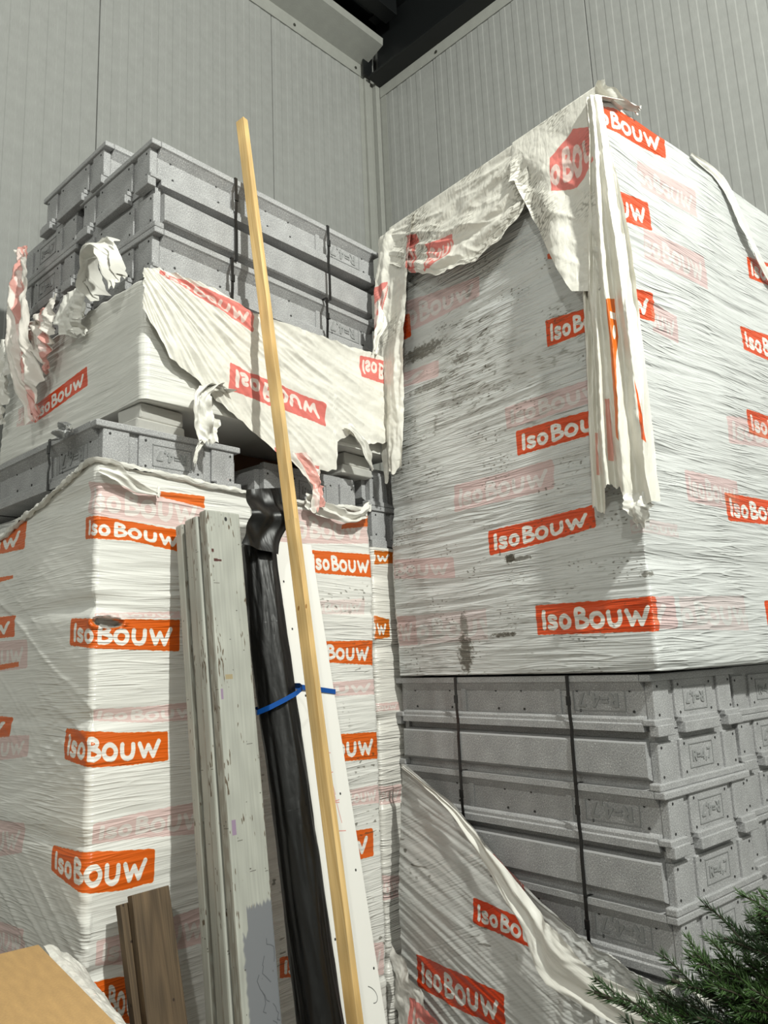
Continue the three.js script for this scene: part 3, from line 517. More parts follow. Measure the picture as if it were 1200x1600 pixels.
// --- upper load of the left hand stack: the film still holds its lower half
{
  const g = thing('wrapped_pallet_load', 'half unwrapped white film load with torn edges, upper part of the left stack', 'pallet load', FU, [0, 2.42, 0], 0, 'film wrapped pallet loads');
  const tex = filmTex(1536, 512, -1.2, 1.24, 2.38, 2.95, { prints: PRINT.upper, base: [226, 225, 219], orange: '#d8481c' });
  const ten = tension({ s: 60, y0: 2.3, layer: 0.35, bulge: 0.014, dent: 0.012, amp: 0.0032, slope: (U) => (U < 0 ? -0.03 : 0.05) });
  lpart('film_wrap', hull({ w: 1.24, d: 1.16, y0: 2.42, y1: 2.85, top: (U) => 2.845 + 0.012 * pn(U * 14, 8.8), disp: ten, r: 0.028, well: 2.53 }), film(tex, 0.0032), g);
  const tornTex = filmTex(1024, 600, -0.05, 1.25, 2.22, 2.95, { prints: [...PRINT.torn, ['p', 0, 0.6, [[0.52, 2.34, 2.3], [0.64, 2.3, 2.27], [0.74, 2.3, 2.24]]]], base: [227, 224, 215] });
  const topHem = [[-0.02, 2.86], [0.047, 2.885], [0.254, 2.878], [0.426, 2.846], [0.783, 2.846], [1.16, 2.864], [1.25, 2.86]];
  const botHem = [[-0.02, 2.72], [0.0, 2.685], [0.076, 2.571], [0.202, 2.511], [0.254, 2.477], [0.392, 2.399], [0.538, 2.316], [0.679, 2.264], [0.833, 2.3], [0.85, 2.42], [0.93, 2.465], [1.03, 2.44], [1.142, 2.47], [1.25, 2.45]];
  lpart('torn_film', gridGeo(330, 130, (a, b) => {
    const t = lerp(-0.02, 1.2, a), yt = curve(topHem, t) + 0.006 * pn(t * 25, 1.1), yb = curve(botHem, t) + 0.008 * pn(t * 30, 4.1), y = lerp(yt, yb, b);
    const an = Math.atan2(2.98 - y, t + 0.12), ra = Math.hypot(2.98 - y, t + 0.12), o = 0.026 + 0.012 * pn(t * 3, y * 4, 256, 256, 63) + 0.009 * ridge(an * 9 + 0.2 * pn(ra * 5, an * 4), ra * 2, 64) + 0.005 * ridge(an * 26, ra * 3.5, 66) + 0.004 * crumple(t * 7, y * 9, 65) + (y < 2.43 ? 0.02 * (2.43 - y) : 0);
    return [t, y, Math.max(0.012, o), t, y];
  }), loose(tornTex), g);
  const R = (t, h, n) => [t, h, n], L = (s, h, n) => [-n, h, -s];
  const out = [0, 0, 1];
  lpart('film_tatter', ribbon([R(0.31, 2.5, 0.03), R(0.22, 2.5, 0.06), R(0.17, 2.44, 0.07), R(0.19, 2.36, 0.07), R(0.2, 2.29, 0.06)], [0.02, 0.035, 0.04, 0.055, 0.035], [1, 0.25, 0], { s: 15, out, crease: 0.022, f: 22 }), M.looseWhite, g);
  lpart('film_tatter', ribbon([R(0.19, 2.3, 0.06), R(0.165, 2.25, 0.06), R(0.16, 2.215, 0.06)], [0.012, 0.01, 0.004], [1, 0, 0], { s: 16, nv: 24, out, crease: 0.008 }), M.looseWhite, g);
  lpart('film_tatter', ribbon([R(0.62, 2.33, 0.03), R(0.68, 2.27, 0.04), R(0.7, 2.22, 0.05), R(0.705, 2.17, 0.05), R(0.71, 2.12, 0.05)], [0.05, 0.055, 0.03, 0.02, 0.03], [1, 0.2, 0], { s: 17, out, crease: 0.018, f: 24 }), M.loosePink, g, 'pink printed film rag');
  lpart('film_tatter', ribbon([R(0.9, 2.5, 0.04), R(0.96, 2.44, 0.05), R(1.0, 2.38, 0.05), R(1.03, 2.33, 0.05)], [0.03, 0.025, 0.015, 0.005], [1, 0.3, 0], { s: 18, nv: 40, out, crease: 0.012 }), M.looseWhite, g);
  lpart('film_tatter', ribbon([R(1.1, 3.1, 0.05), R(1.11, 3.0, 0.06), R(1.09, 2.93, 0.05), R(1.08, 2.86, 0.05)], [0.012, 0.03, 0.012, 0.02], [1, 0.2, 0], { s: 19, nv: 50, out, crease: 0.014 }), M.looseWhite, g);
  // left face: bunched and torn strips
  lpart('film_tatter', ribbon([L(0.9, 3.31, 0.03), L(0.87, 3.2, 0.05), L(0.84, 3.02, 0.06), L(0.8, 2.82, 0.06), L(0.75, 2.66, 0.05), L(0.7, 2.5, 0.04)], [0.04, 0.07, 0.1, 0.1, 0.08, 0.03], [0, 0, 1], { s: 20, nv: 150, nu: 40, crease: 0.026, f: 14 }), M.loosePink, g, 'bunched white film with pink print');
  lpart('film_tatter', ribbon([L(1.04, 2.95, 0.02), L(1.03, 2.8, 0.04), L(1.05, 2.66, 0.05), L(1.03, 2.58, 0.04)], [0.07, 0.08, 0.05, 0.02], [0, 0, 1], { s: 21, nv: 80, crease: 0.024 }), M.looseWhite, g);
  lpart('film_tatter', ribbon([L(0.68, 2.95, 0.03), L(0.66, 2.86, 0.05), L(0.62, 2.77, 0.05), L(0.6, 2.68, 0.04)], [0.14, 0.11, 0.06, 0.015], [0, 0.15, 1], { s: 22, nv: 70, crease: 0.022 }), M.loosePink, g, 'torn film flap with pink print');
  lpart('film_tatter', ribbon([L(0.42, 2.95, 0.03), L(0.4, 2.87, 0.05), L(0.39, 2.8, 0.045), L(0.36, 2.75, 0.03)], [0.13, 0.12, 0.09, 0.03], [0, 0.2, 1], { s: 23, nv: 60, crease: 0.016 }), M.looseWhite, g);
  lpart('rolled_film', ribbon([L(0.27, 2.86, 0.0), L(0.255, 2.92, 0.05), L(0.19, 2.975, 0.075), L(0.11, 2.965, 0.075), L(0.07, 2.9, 0.06), L(0.08, 2.83, 0.03)], [0.03, 0.045, 0.05, 0.05, 0.045, 0.03], [0.5, 0.7, 0.35], { s: 24, nv: 90, nu: 36, crease: 0.02, f: 26, curl: 0.03 }), M.looseWhite, g);
}

// ---------------------------------------------------------------- grey foam formwork blocks
const font = await new FontLoader().loadAsync('fonts/droid/droid_sans_bold.typeface.json');
const foamTile = dataTex(512, 512, (x, y) => { const a = pn(x / 5, y / 5, 102, 102, 1), b = pn(x / 2.5, y / 2.5, 204, 204, 2), c = pn(x / 64, y / 64, 8, 8, 3); const v = 158 + 22 * a + 27 * b + 9 * c + (a + b > 0.95 ? 26 : 0) - (a - b > 0.9 ? 34 : 0); return [v, v * 1.0, v * 1.005]; }, true, 0.5, 0.5);
const foamBump = dataTex(256, 256, (x, y) => 128 + 60 * pn(x / 5, y / 5, 51, 51, 7) + 40 * pn(x / 2, y / 2, 128, 128, 8), false, 0.25, 0.25);
M.foam = std({ map: foamTile, bumpMap: foamBump, bumpScale: 0.0008, roughness: 0.72 });
M.foamText = std({ color: 0x8e8f8f, bumpMap: foamBump, bumpScale: 0.0006, roughness: 0.75 });
M.pin = std({ color: 0x303030, roughness: 0.7 });
M.strap = std({ color: 0x0c0c0d, roughness: 0.35 });
const BW = 0.55, BH = 0.1725, BL = 1.165;
function blockGeos(flip) {
  const h = BH / 2, w = BW / 2, l = BL / 2, T = [];
  const prof = [[-w + 0.03, -h], [-w + 0.03, -h + 0.024], [-w + 0.006, -h + 0.034], [-w, -h + 0.039], [-w, h - 0.036], [-w + 0.005, h - 0.031], [-w + 0.045, h - 0.025], [-w + 0.045, h], [w, h], [w, h - 0.022], [w - 0.006, h - 0.026], [w - 0.006, h - 0.036], [w - 0.01, h - 0.042], [w - 0.028, h - 0.046], [w - 0.028, -h + 0.052], [w - 0.006, -h + 0.025], [w, -h + 0.02], [w, -h]];
  const sh = new THREE.Shape(prof.map((p) => new THREE.Vector2(...p)));
  const body = new THREE.ExtrudeGeometry(sh, { depth: BL - 0.06, bevelEnabled: false }); body.translate(0, 0, -l + 0.03);
  const out = { body: [body], end_panel: [], end_lip: [], tab: [], embossed_text: [], pin_marks: [] };
  for (const e of [1, -1]) {
    const z0 = e > 0 ? l - 0.03 : -l, z1 = e > 0 ? l : -l + 0.03;
    for (const [a, b] of [[-0.252, -0.157], [-0.124, 0.124], [0.157, 0.248]]) out.end_panel.push(box(a, b, -h + 0.018, h - 0.032, z0, z1, 0.004));
    out.body.push(box(-w + 0.03, w - 0.03, -h + 0.002, h - 0.002, e > 0 ? l - 0.032 : -l + 0.01, e > 0 ? l - 0.01 : -l + 0.032, 0));
    out.end_lip.push(box(-w, w, -h, -h + 0.022, e > 0 ? l - 0.03 : -l - 0.008, e > 0 ? l + 0.008 : -l + 0.03, 0.004));
    for (const [a, b] of [[-w, -0.17], [-0.115, 0.115], [0.175, w]]) {
      out.tab.push(merge([box(a, b, h - 0.036, h - 0.018, e > 0 ? l - 0.03 : -l - 0.012, e > 0 ? l + 0.012 : -l + 0.03, 0.003), box(a + 0.004, b - 0.004, h - 0.02, h + 0.014, e > 0 ? l - 0.012 : -l - 0.02, e > 0 ? l + 0.02 : -l + 0.012, 0.003)]));
    }
    const zf = l, tx = new TextGeometry('R=4,7', { font, size: 0.034, depth: 0.003, curveSegments: 2 }); tx.computeBoundingBox(); const cw = tx.boundingBox.max.x / 2; tx.translate(-cw, -0.02, zf);
    const fr = [[-0.075, 0.075, 0.032, 0.035], [-0.075, 0.075, -0.04, -0.037], [-0.075, -0.072, -0.04, 0.035], [0.072, 0.075, -0.04, 0.035]].map(([a, b, c, d]) => box(a, b, c, d, zf, zf + 0.002, 0));
    const all = merge([tx, ...fr]); if (e < 0) all.rotateY(Math.PI); out.embossed_text.push(all);
    const pins = [];
    for (const x of [-0.235, -0.1, 0.1, 0.225]) for (const y of [-0.048, 0.038]) { const c = new THREE.CylinderGeometry(0.0042, 0.0042, 0.003, 8); c.rotateX(Math.PI / 2); c.translate(x, y, e * l); pins.push(c); }
    for (const z of [0.06, 0.3, 0.5]) for (const y of [-0.036, 0.028]) { const c = new THREE.CylinderGeometry(0.0045, 0.0045, 0.004, 8); c.rotateZ(Math.PI / 2); c.translate(w - 0.028, y, e * z + (y > 0 ? 0.01 : 0)); pins.push(c); }
    out.pin_marks.push(merge(pins));
  }
  const tl = new TextGeometry('R=4,7', { font, size: 0.045, depth: 0.003, curveSegments: 2 }); tl.computeBoundingBox(); tl.translate(-tl.boundingBox.max.x / 2, -0.028, 0);
  const fl = [[-0.1, 0.1, 0.026, 0.029], [-0.1, 0.1, -0.042, -0.039], [-0.1, -0.097, -0.042, 0.029], [0.097, 0.1, -0.042, 0.029]].map(([a, b, c, d]) => box(a, b, c, d, 0, 0.002, 0));
  const lt = merge([tl, ...fl]); lt.rotateY(Math.PI / 2); lt.translate(w - 0.028, 0, l - 0.2); out.embossed_text.push(lt);
  for (const z of [l - 0.36, -l + 0.36]) out.body.push(box(w - 0.031, w - 0.022, -h + 0.03, h - 0.044, z - 0.012, z + 0.012, 0.002));
  for (const k of Object.keys(out)) out[k] = out[k].map((g) => { if (flip) g.rotateZ(Math.PI); g.translate(0, h, 0); return g; });
  out.body = [merge(out.body)];
  for (const k of ['body', 'end_panel', 'end_lip', 'tab']) out[k] = out[k].map((g) => boxUV(g));
  return out;
}
const protos = [0, 1].map((f) => {
  const g = new THREE.Group(), geo = blockGeos(f);
  for (const [k, list] of Object.entries(geo)) { if (k === 'tab' && !f) continue; for (const q of list) part(k, q, k === 'embossed_text' ? M.foamText : k === 'pin_marks' ? M.pin : M.foam, g, k === 'pin_marks' ? 'stuff' : undefined); }
  return g;
});
function block(f, X, Y, Z, axis, flip, yaw, label, group, plain) {   // X, Z: centre of its base
  const o = protos[flip].clone(); if (plain) o.children.filter((c) => c.name === 'embossed_text').slice(0, 2).forEach((c) => o.remove(c)); o.name = numbered('foam_formwork_block'); scene.add(o);
  o.position.copy(toWorld(f, X, Y, Z)); o.rotation.y = f.th + yaw + (axis === 'x' ? Math.PI / 2 : 0);
  return tag(o, label, 'foam block', group);
}
function band(f, X, Y, Z, w, h, axis, label, group, yaw = 0) {   // black strapping round a block pair: rectangle w by h in the plane across the blocks
  const o = thing('strapping_band', label, 'strap', f, [X, Y, Z], yaw + (axis === 'x' ? Math.PI / 2 : 0), group);
  const sh = new THREE.Shape(); const a = w / 2 + 0.0035, t = 0.0025;
  const ring = (e) => [[-a - e, -0.001 - e * 0.4], [a + e, -0.001 - e * 0.4], [a + e, h * 0.35], [a + e - 0.004, h * 0.5], [a + e, h * 0.65], [a + e, h + 0.001 + e * 0.4], [-a - e, h + 0.001 + e * 0.4], [-a - e, h * 0.65], [-a - e + 0.004, h * 0.5], [-a - e, h * 0.35]];
  ring(t).forEach((p, i) => (i ? sh.lineTo(...p) : sh.moveTo(...p))); sh.closePath();
  const ho = new THREE.Path(); ring(0).reverse().forEach((p, i) => (i ? ho.lineTo(...p) : ho.moveTo(...p))); ho.closePath(); sh.holes.push(ho);
  const g = new THREE.ExtrudeGeometry(sh, { depth: 0.012, bevelEnabled: false }); g.translate(0, 0, -0.006);
  part('band', g, M.strap, o); part('buckle', box(-a - t - 0.003, -a - t + 0.002, h * 0.72, h * 0.72 + 0.03, -0.009, 0.009, 0.001), M.strap, o);
}
const ord = ['topmost', 'second', 'third', 'fourth', 'fifth', 'sixth', 'seventh', 'eighth'];
// under the right hand load: two columns of eight
const RB = 0.09;
for (let i = 0; i < 8; i++) {
  const y = RB + (7 - i) * BH;
  block(FR, 0.012 + BW / 2, y, -0.05 - BL / 2 + (i > 1 ? 0.012 : 0), 'z', i % 2 ? 0 : 1, 0, `grey foam block, ${ord[i]} from the top of the near column under the right load`, 'blocks under the right load');
  block(FR, 0.605 + BW / 2, y, -0.085 - BL / 2, 'z', i % 2 ? 1 : 0, 0, `grey foam block at the right picture edge, ${ord[i]} down in the second column`, 'blocks under the right load');
}
for (let k = 0; k < 4; k++) for (const s of [0.345, 0.868]) band(FR, 0.012 + BW / 2, RB + (6 - 2 * k) * BH, -s, BW, 2 * BH, 'z', `black strapping band ${s < 0.5 ? 'nearer the block ends' : 'at the far end'} round the ${['uppermost', 'second', 'third', 'lowest'][k]} block pair under the right load`, 'strapping bands');
{ const p = thing('pallet', 'low foam pallet under the right hand block stack', 'pallet', FR, [0, 0, 0]); part('deck', box(0.01, 1.16, 0.06, RB, -1.2, -0.05, 0.004), M.foam, p); for (const x of [0.1, 0.5, 0.95]) for (const z of [-0.12, -0.6, -1.1]) part('foot', box(x, x + 0.12, 0, 0.06, z - 0.06, z + 0.06, 0.004), M.foam, p); }
// on the lower left load
block(FL, 0.005 + BW / 2, 2.152, -0.03 - BL / 2, 'z', 1, 0, 'grey foam block at the near corner on top of the lower left load', 'blocks between the left loads');
block(FL, 0.67 + BW / 2, 2.14, -0.08 - BL / 2, 'z', 0, 0.02, 'grey foam block behind the black film on top of the lower left load', 'blocks between the left loads');
for (const s of [0.34, 0.86]) band(FL, 0.005 + BW / 2, 2.152, -s, BW, BH, 'z', `black strapping band round the near corner block, ${s < 0.5 ? 'close to the silver tape' : 'close to the left picture edge'}`, 'strapping bands');
for (let i = 0; i < 2; i++) block(FM, 0.02 + BW / 2, 2.035 + i * BH, -0.03 - BL / 2, 'z', 1 - i, 0, `dark grey foam block in the gap between the stacks, ${i ? 'upper' : 'lower'} of two`, 'blocks in the gap');
// in the upper left load
const UB = 2.552;
for (let i = 0; i < 5; i++) {
  const y = UB + (4 - i) * BH, yaw = [0, 0.035, 0.035, 0, 0][i], dz = [0, -0.012, -0.012, 0, 0][i];
  block(FU, 0.048 + BL / 2, y, -0.03 - BW / 2 + dz, 'x', i % 2 ? 0 : 1, yaw, `grey foam block of the upper left load, front row, ${ord[i]} layer`, 'blocks of the upper left load', true);
  block(FU, 0.048 + BL / 2, y, -0.6 - BW / 2, 'x', i % 2 ? 1 : 0, 0, `grey foam block of the upper left load, rear row, ${ord[i]} layer`, 'blocks of the upper left load');
}
block(FU, 0.048 + BL / 2, UB + 5 * BH, -0.375 - BW / 2, 'x', 1, 0, 'single grey foam block lying highest on top of the upper left load', 'blocks of the upper left load', true);
for (const t of [0.4, 0.89]) {
  band(FU, t, UB + 3 * BH, -0.032 - BW / 2 - 0.006, BW + 0.02, 2 * BH, 'x', `black strapping band round the top block pair of the left load, ${t < 0.5 ? 'beside the timber batten' : 'near the wall corner'}`, 'strapping bands');
  band(FU, t - 0.02, UB + BH, -0.032 - BW / 2 - 0.006, BW + 0.02, 2 * BH, 'x', `black strapping band round the lower block pair of the left load, ${t < 0.5 ? 'beside the timber batten' : 'near the wall corner'}`, 'strapping bands');
}
// what carries the upper left load
M.whiteFoam = std({ color: 0xe4e2dc, bumpMap: foamBump, bumpScale: 0.003, roughness: 0.85 });
M.darkWood = std({ color: 0x5a3a26, roughness: 0.8 });
for (const [x, z, s] of [[0.17, -0.12, 'above the near grey block'], [1.13, -0.14, 'beside the hanging film strip'], [0.17, -0.85, 'at the rear of the left stack']]) {
  const o = thing('foam_skid', `rough white foam foot under the upper left load, ${s}`, 'foam foot', FL, [x, BH + 2.152, z], 0.05, 'white foam feet');
  const mk = (a, b, c, d, e) => { const g = new RoundedBoxGeometry(a, b, c, 6, 0.008), p = g.attributes.position; for (let i = 0; i < p.count; i++) p.setXYZ(i, p.getX(i) + 0.006 * pn(p.getY(i) * 70, p.getZ(i) * 70, 256, 256, e), p.getY(i), p.getZ(i) + 0.006 * pn(p.getX(i) * 70, p.getY(i) * 70, 256, 256, e + 1)); g.computeVertexNormals(); return g; };
  part('upper_pad', mk(0.17, 0.055, 0.14, 0, 1), M.whiteFoam, o).position.set(0.08, 0.068, 0); part('lower_pad', mk(0.19, 0.04, 0.15, 0, 4), M.whiteFoam, o).position.set(0.075, 0.021, 0);
}
{ const o = thing('pallet_board', 'dark brown wooden runner under the upper left load', 'board', FL, [0.16, BH + 2.153, -0.42]); part('board', box(0, 1.1, 0, 0.09, -0.06, 0.06, 0.004), M.darkWood, o); }
{ const o = thing('tape_scrap', 'crumpled silver tape scrap on the grey block edge', 'tape', FL, [0.0, 2.27, -0.2]); part('foil', ribbon([[-0.01, 0.04, -0.05], [-0.02, 0.05, 0.0], [-0.015, 0.04, 0.06]], [0.02, 0.03, 0.02], [0.2, 1, 0], { nv: 30, s: 31, crease: 0.016, f: 30 }), std({ color: 0xb9b9b9, metalness: 0.8, roughness: 0.3, side: THREE.DoubleSide }), o); }

// ---------------------------------------------------------------- things leaning against the left hand stack
const woodGrain = (W, H, base, dark, s, fx = 26) => { const [c, g] = canvas(W, H), im = g.createImageData(W, H), d = im.data; for (let y = 0, i = 0; y < H; y++) for (let x = 0; x < W; x++, i += 4) { const w = pn(x / 60, y / 700, 256, 256, s), q = clamp(0.5 + 0.5 * pn(x / fx * 4 + w * 6, y / 420, 256, 256, s + 1) + 0.25 * pn(x / 2.2, y / 90, 256, 256, s + 2)), m = 0.12 * pn(x / 40, y / 120, 256, 256, s + 3); for (let k = 0; k < 3; k++) d[i + k] = clamp(lerp(dark[k], base[k], q) * (1 + m), 0, 255); d[i + 3] = 255; } g.putImageData(im, 0, 0); return [c, g]; };
function lean(name, label, category, t, n0, k, dt = 0, yaw = 0, group) {
  const o = thing(name, label, category, FL, [t, 0, n0], 0, group);
  const up = new THREE.Vector3(dt, 1, -k).normalize();      // in the frame of the stack
  const m = new THREE.Matrix4(), x = new THREE.Vector3(Math.cos(yaw), 0, -Math.sin(yaw)); x.addScaledVector(up, -x.dot(up)).normalize();
  m.makeBasis(x, up, new THREE.Vector3().crossVectors(x, up));
  o.quaternion.setFromAxisAngle(new THREE.Vector3(0, 1, 0), FL.th).multiply(new THREE.Quaternion().setFromRotationMatrix(m));
  return o;
}
{ // four painted planks
  const paint = (front) => {
    const [c, g] = canvas(280, 2048); g.fillStyle = '#b4b4ac'; g.fillRect(0, 0, 280, 2048);
    const im = g.getImageData(0, 0, 280, 2048), d = im.data;
    for (let y = 0, i = 0; y < 2048; y++) for (let x = 0; x < 280; x++, i += 4) {
      const k = 1 + 0.06 * pn(x / 7, y / 160, 256, 256, 3) + 0.05 * pn(x / 50, y / 90, 256, 256, 4); let r = 164 * k, gg = 165 * k, b = 157 * k;
      const chip = sstep(0.6, 0.72, pn(x / 5, y / 26, 256, 256, 5) * 0.7 + pn(x / 40, y / 110, 256, 256, 6) * 0.6 + (x < 14 || (x > 120 && x < 142) ? 0.2 : 0));
      r = lerp(r, 92, chip); gg = lerp(gg, 80, chip); b = lerp(b, 66, chip);
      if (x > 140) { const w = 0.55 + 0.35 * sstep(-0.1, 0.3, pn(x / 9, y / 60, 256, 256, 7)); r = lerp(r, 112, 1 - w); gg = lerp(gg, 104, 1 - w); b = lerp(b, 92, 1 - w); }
      if (front) { const gp = sstep(-6, 6, y - (1150 + 22 * pn(x / 12, 3) + (x < 40 ? 60 : 0))) * sstep(18, 26, x + 6 * pn(y / 20, 7)) * (x < 128 ? 1 : 0); r = lerp(r, 116, gp); gg = lerp(gg, 118, gp); b = lerp(b, 122, gp); }
      d[i] = r; d[i + 1] = gg; d[i + 2] = b;
    }
    g.putImageData(im, 0, 0);
    for (let i = 0; i < 70; i++) { g.fillStyle = '#3a352f'; g.globalAlpha = 0.75; const x = rr(4, 270), y = rr(0, 2048); g.fillRect(x, y, rr(1, 5), rr(1, 4)); if (i % 6 === 0) g.fillRect(x, y + 8, rr(5, 22), 1.6); }
    g.globalAlpha = 1;
    if (front) { g.fillStyle = '#4a2420'; for (const [x, y, a, b] of [[12, 140, 8, 10], [18, 170, 14, 9], [30, 172, 16, 6]]) g.fillRect(x, y, a, b); g.fillStyle = '#8f7b92'; g.fillRect(12, 920, 14, 40); g.fillRect(8, 560, 8, 30); g.fillStyle = '#232323'; g.beginPath(); g.ellipse(74, 40, 5, 7, 0, 0, 7); g.fill(); g.fillStyle = '#9c8f70'; g.fillRect(28, 520, 26, 14); g.strokeStyle = '#4e5054'; g.lineWidth = 2; for (let i = 0; i < 14; i++) { g.beginPath(); let x = rr(60, 110), y = 1240 + i * 40; g.moveTo(x, y); for (let q = 0; q < 5; q++) { x += rr(-14, 14); y += rr(4, 22); g.lineTo(x, y); } g.stroke(); } }
    return canvasTex(c, 0, 0, 0.28, 2.06, THREE.RepeatWrapping);
  };
  const tilt = 0.122, mats = [std({ map: paint(true), roughness: 0.62 }), std({ map: paint(false), roughness: 0.66 })];
  for (let i = 0; i < 4; i++) {
    const o = lean('painted_plank', ['worn grey painted plank in front, lower part patched with darker grey', 'worn grey painted plank directly behind the front plank', 'worn grey painted plank, third from the front of the leaning planks', 'worn grey painted plank, rearmost of the leaning four'][i], 'plank', 0.258 + [0, -0.007, 0.003, -0.004][i], 0.44, tilt, 0, 0, 'leaning painted planks');
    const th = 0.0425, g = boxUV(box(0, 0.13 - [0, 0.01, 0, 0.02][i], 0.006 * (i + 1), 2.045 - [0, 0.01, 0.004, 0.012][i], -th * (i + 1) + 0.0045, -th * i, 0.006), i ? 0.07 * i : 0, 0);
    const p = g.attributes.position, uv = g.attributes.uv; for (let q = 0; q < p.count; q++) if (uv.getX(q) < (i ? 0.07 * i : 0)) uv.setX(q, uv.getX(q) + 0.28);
    part('board', g, mats[i ? 1 : 0], o);
  }
}
{ // white board with a black roll, held by blue tape
  const [c, g] = canvas(256, 2048); g.fillStyle = '#eceae5'; g.fillRect(0, 0, 256, 2048);
  g.strokeStyle = '#d99a90'; g.lineWidth = 3; for (const [x, y] of [[150, 690], [158, 850], [170, 940]]) { g.beginPath(); g.moveTo(x - 30, y - 30); g.lineTo(x + 20, y - 32); g.moveTo(x - 5, y - 60); g.lineTo(x + 14, y + 40); g.moveTo(x - 22, y + 60); g.lineTo(x + 30, y + 66); g.stroke(); }
  g.fillStyle = '#1c1c1c'; for (const [x, y] of [[60, 160], [70, 330], [90, 560], [150, 900], [200, 890], [120, 1120], [220, 1130], [235, 1420], [60, 1300]]) { g.beginPath(); g.ellipse(x, y, 4, 4, 0, 0, 7); g.fill(); }
  g.strokeStyle = '#30302f'; g.lineWidth = 2; g.beginPath(); g.moveTo(190, 1460); g.bezierCurveTo(240, 1480, 240, 1520, 205, 1510); g.moveTo(200, 1570); g.bezierCurveTo(240, 1590, 236, 1640, 210, 1620); g.stroke();
  const o = lean('white_board', 'long narrow white laminated board leaning behind the timber batten', 'board', 0.588, 0.458, 0.19);
  part('board', boxUV(box(0, 0.205, 0.004, 2.01, -0.016, 0, 0.0015)), std({ map: canvasTex(c, 0, 0, 0.205, 2.02), roughness: 0.35 }), o);
  M.black = phys({ color: 0x070707, roughness: 0.42, bumpMap: crinkleTile, bumpScale: 0.002, side: THREE.DoubleSide });
  const r = lean('black_foil_roll', 'roll of black plastic sheet leaning between the planks and the white board', 'foil roll', 0.482, 0.525, 0.208, 0.018);
  part('roll', gridGeo(72, 160, (a, b) => {
    const th = a * Math.PI * 2, y = b * 2.0; let rad = 0.057 + 0.005 * pn(Math.cos(th) * 1.5 + 3, y * 2, 256, 256, 2) + 0.004 * Math.sin(th * 3 + y * 2) + 0.006 * ridge(th * 1.2 + 0.6 * pn(y * 2, 3), y * 1.2, 4) + 0.003 * ridge(th * 3, y * 4, 5);
    rad *= lerp(1.12, 0.95, b); const e = b < 0.002 || b > 0.998 ? 0.3 : 1;
    return [rad * e * Math.cos(th), y, rad * e * 0.9 * Math.sin(th), th * 0.05, y];
  }), M.black, r);
  // the turned-over end at the top of the roll
  const q = [[[0.459, 2.13], [0.61, 2.155]], [[0.44, 2.03], [0.6, 2.03]], [[0.385, 1.93], [0.535, 1.905]]];
  const inv = new THREE.Matrix4(); r.updateMatrix(); inv.copy(r.matrix).invert();
  part('turned_end', gridGeo(40, 60, (a, b) => {
    const i = b < 0.5 ? 0 : 1, k = b < 0.5 ? b * 2 : b * 2 - 1, L = [0, 1].map((e) => [lerp(q[i][e][0], q[i + 1][e][0], k), lerp(q[i][e][1], q[i + 1][e][1], k)]);
    const t = lerp(L[0][0], L[1][0], a), h = lerp(L[0][1], L[1][1], a), n = 0.135 + 0.07 * b + 0.045 * Math.exp(-(((b - 0.45) / 0.16) ** 2)) * (0.4 + 0.6 * a) + 0.014 * pn(a * 3, b * 3, 256, 256, 9);
    const p = toWorld(FL, t, h, n).applyMatrix4(inv); return [p.x, p.y, p.z, t, h];
  }), M.black, r);
  const tp = thing('blue_tape', 'blue tape wound round the black roll and white board', 'tape', FL, [0, 0, 0]);
  part('tape', (() => {
    const P = [[0.428, 1.405, 0.22], [0.44, 1.42, 0.266], [0.475, 1.44, 0.294], [0.515, 1.458, 0.305], [0.55, 1.472, 0.294], [0.578, 1.478, 0.25], [0.592, 1.478, 0.19], [0.7, 1.462, 0.187], [0.794, 1.447, 0.188], [0.797, 1.446, 0.178], [0.7, 1.45, 0.17], [0.55, 1.43, 0.17], [0.45, 1.41, 0.18]].map((v) => new THREE.Vector3(...v)), cv = new THREE.CatmullRomCurve3(P, true, 'catmullrom', 0.1);
    return gridGeo(2, 160, (a, b) => { const p = cv.getPoint(b % 1); return [p.x, p.y + (a - 0.5) * 0.016, p.z, a, b]; });
  })(), std({ color: 0x0f4f9e, roughness: 0.35, side: THREE.DoubleSide }), tp);
}
{ // timber batten
  const [c, g] = woodGrain(128, 2048, [222, 192, 138], [196, 158, 98], 70, 40);
  g.fillStyle = '#9a7038'; for (const [x, y] of [[22, 300], [96, 1240], [100, 420]]) { g.beginPath(); g.ellipse(x, y, 4, 8, 0.3, 0, 7); g.fill(); }
  const o = lean('timber_batten', 'long yellow pine batten leaning across the front, taller than both stacks', 'batten', 0.5235, 0.6, 0.1767, 0.0201, 0.155);
  part('batten', boxUV(box(-0.0125, 0.0125, 0.004, 3.76, -0.021, 0.021, 0.0015), 0.03, 0), std({ map: canvasTex(c, 0, 0, 0.128, 2.05, THREE.RepeatWrapping), roughness: 0.6 }), o);
}
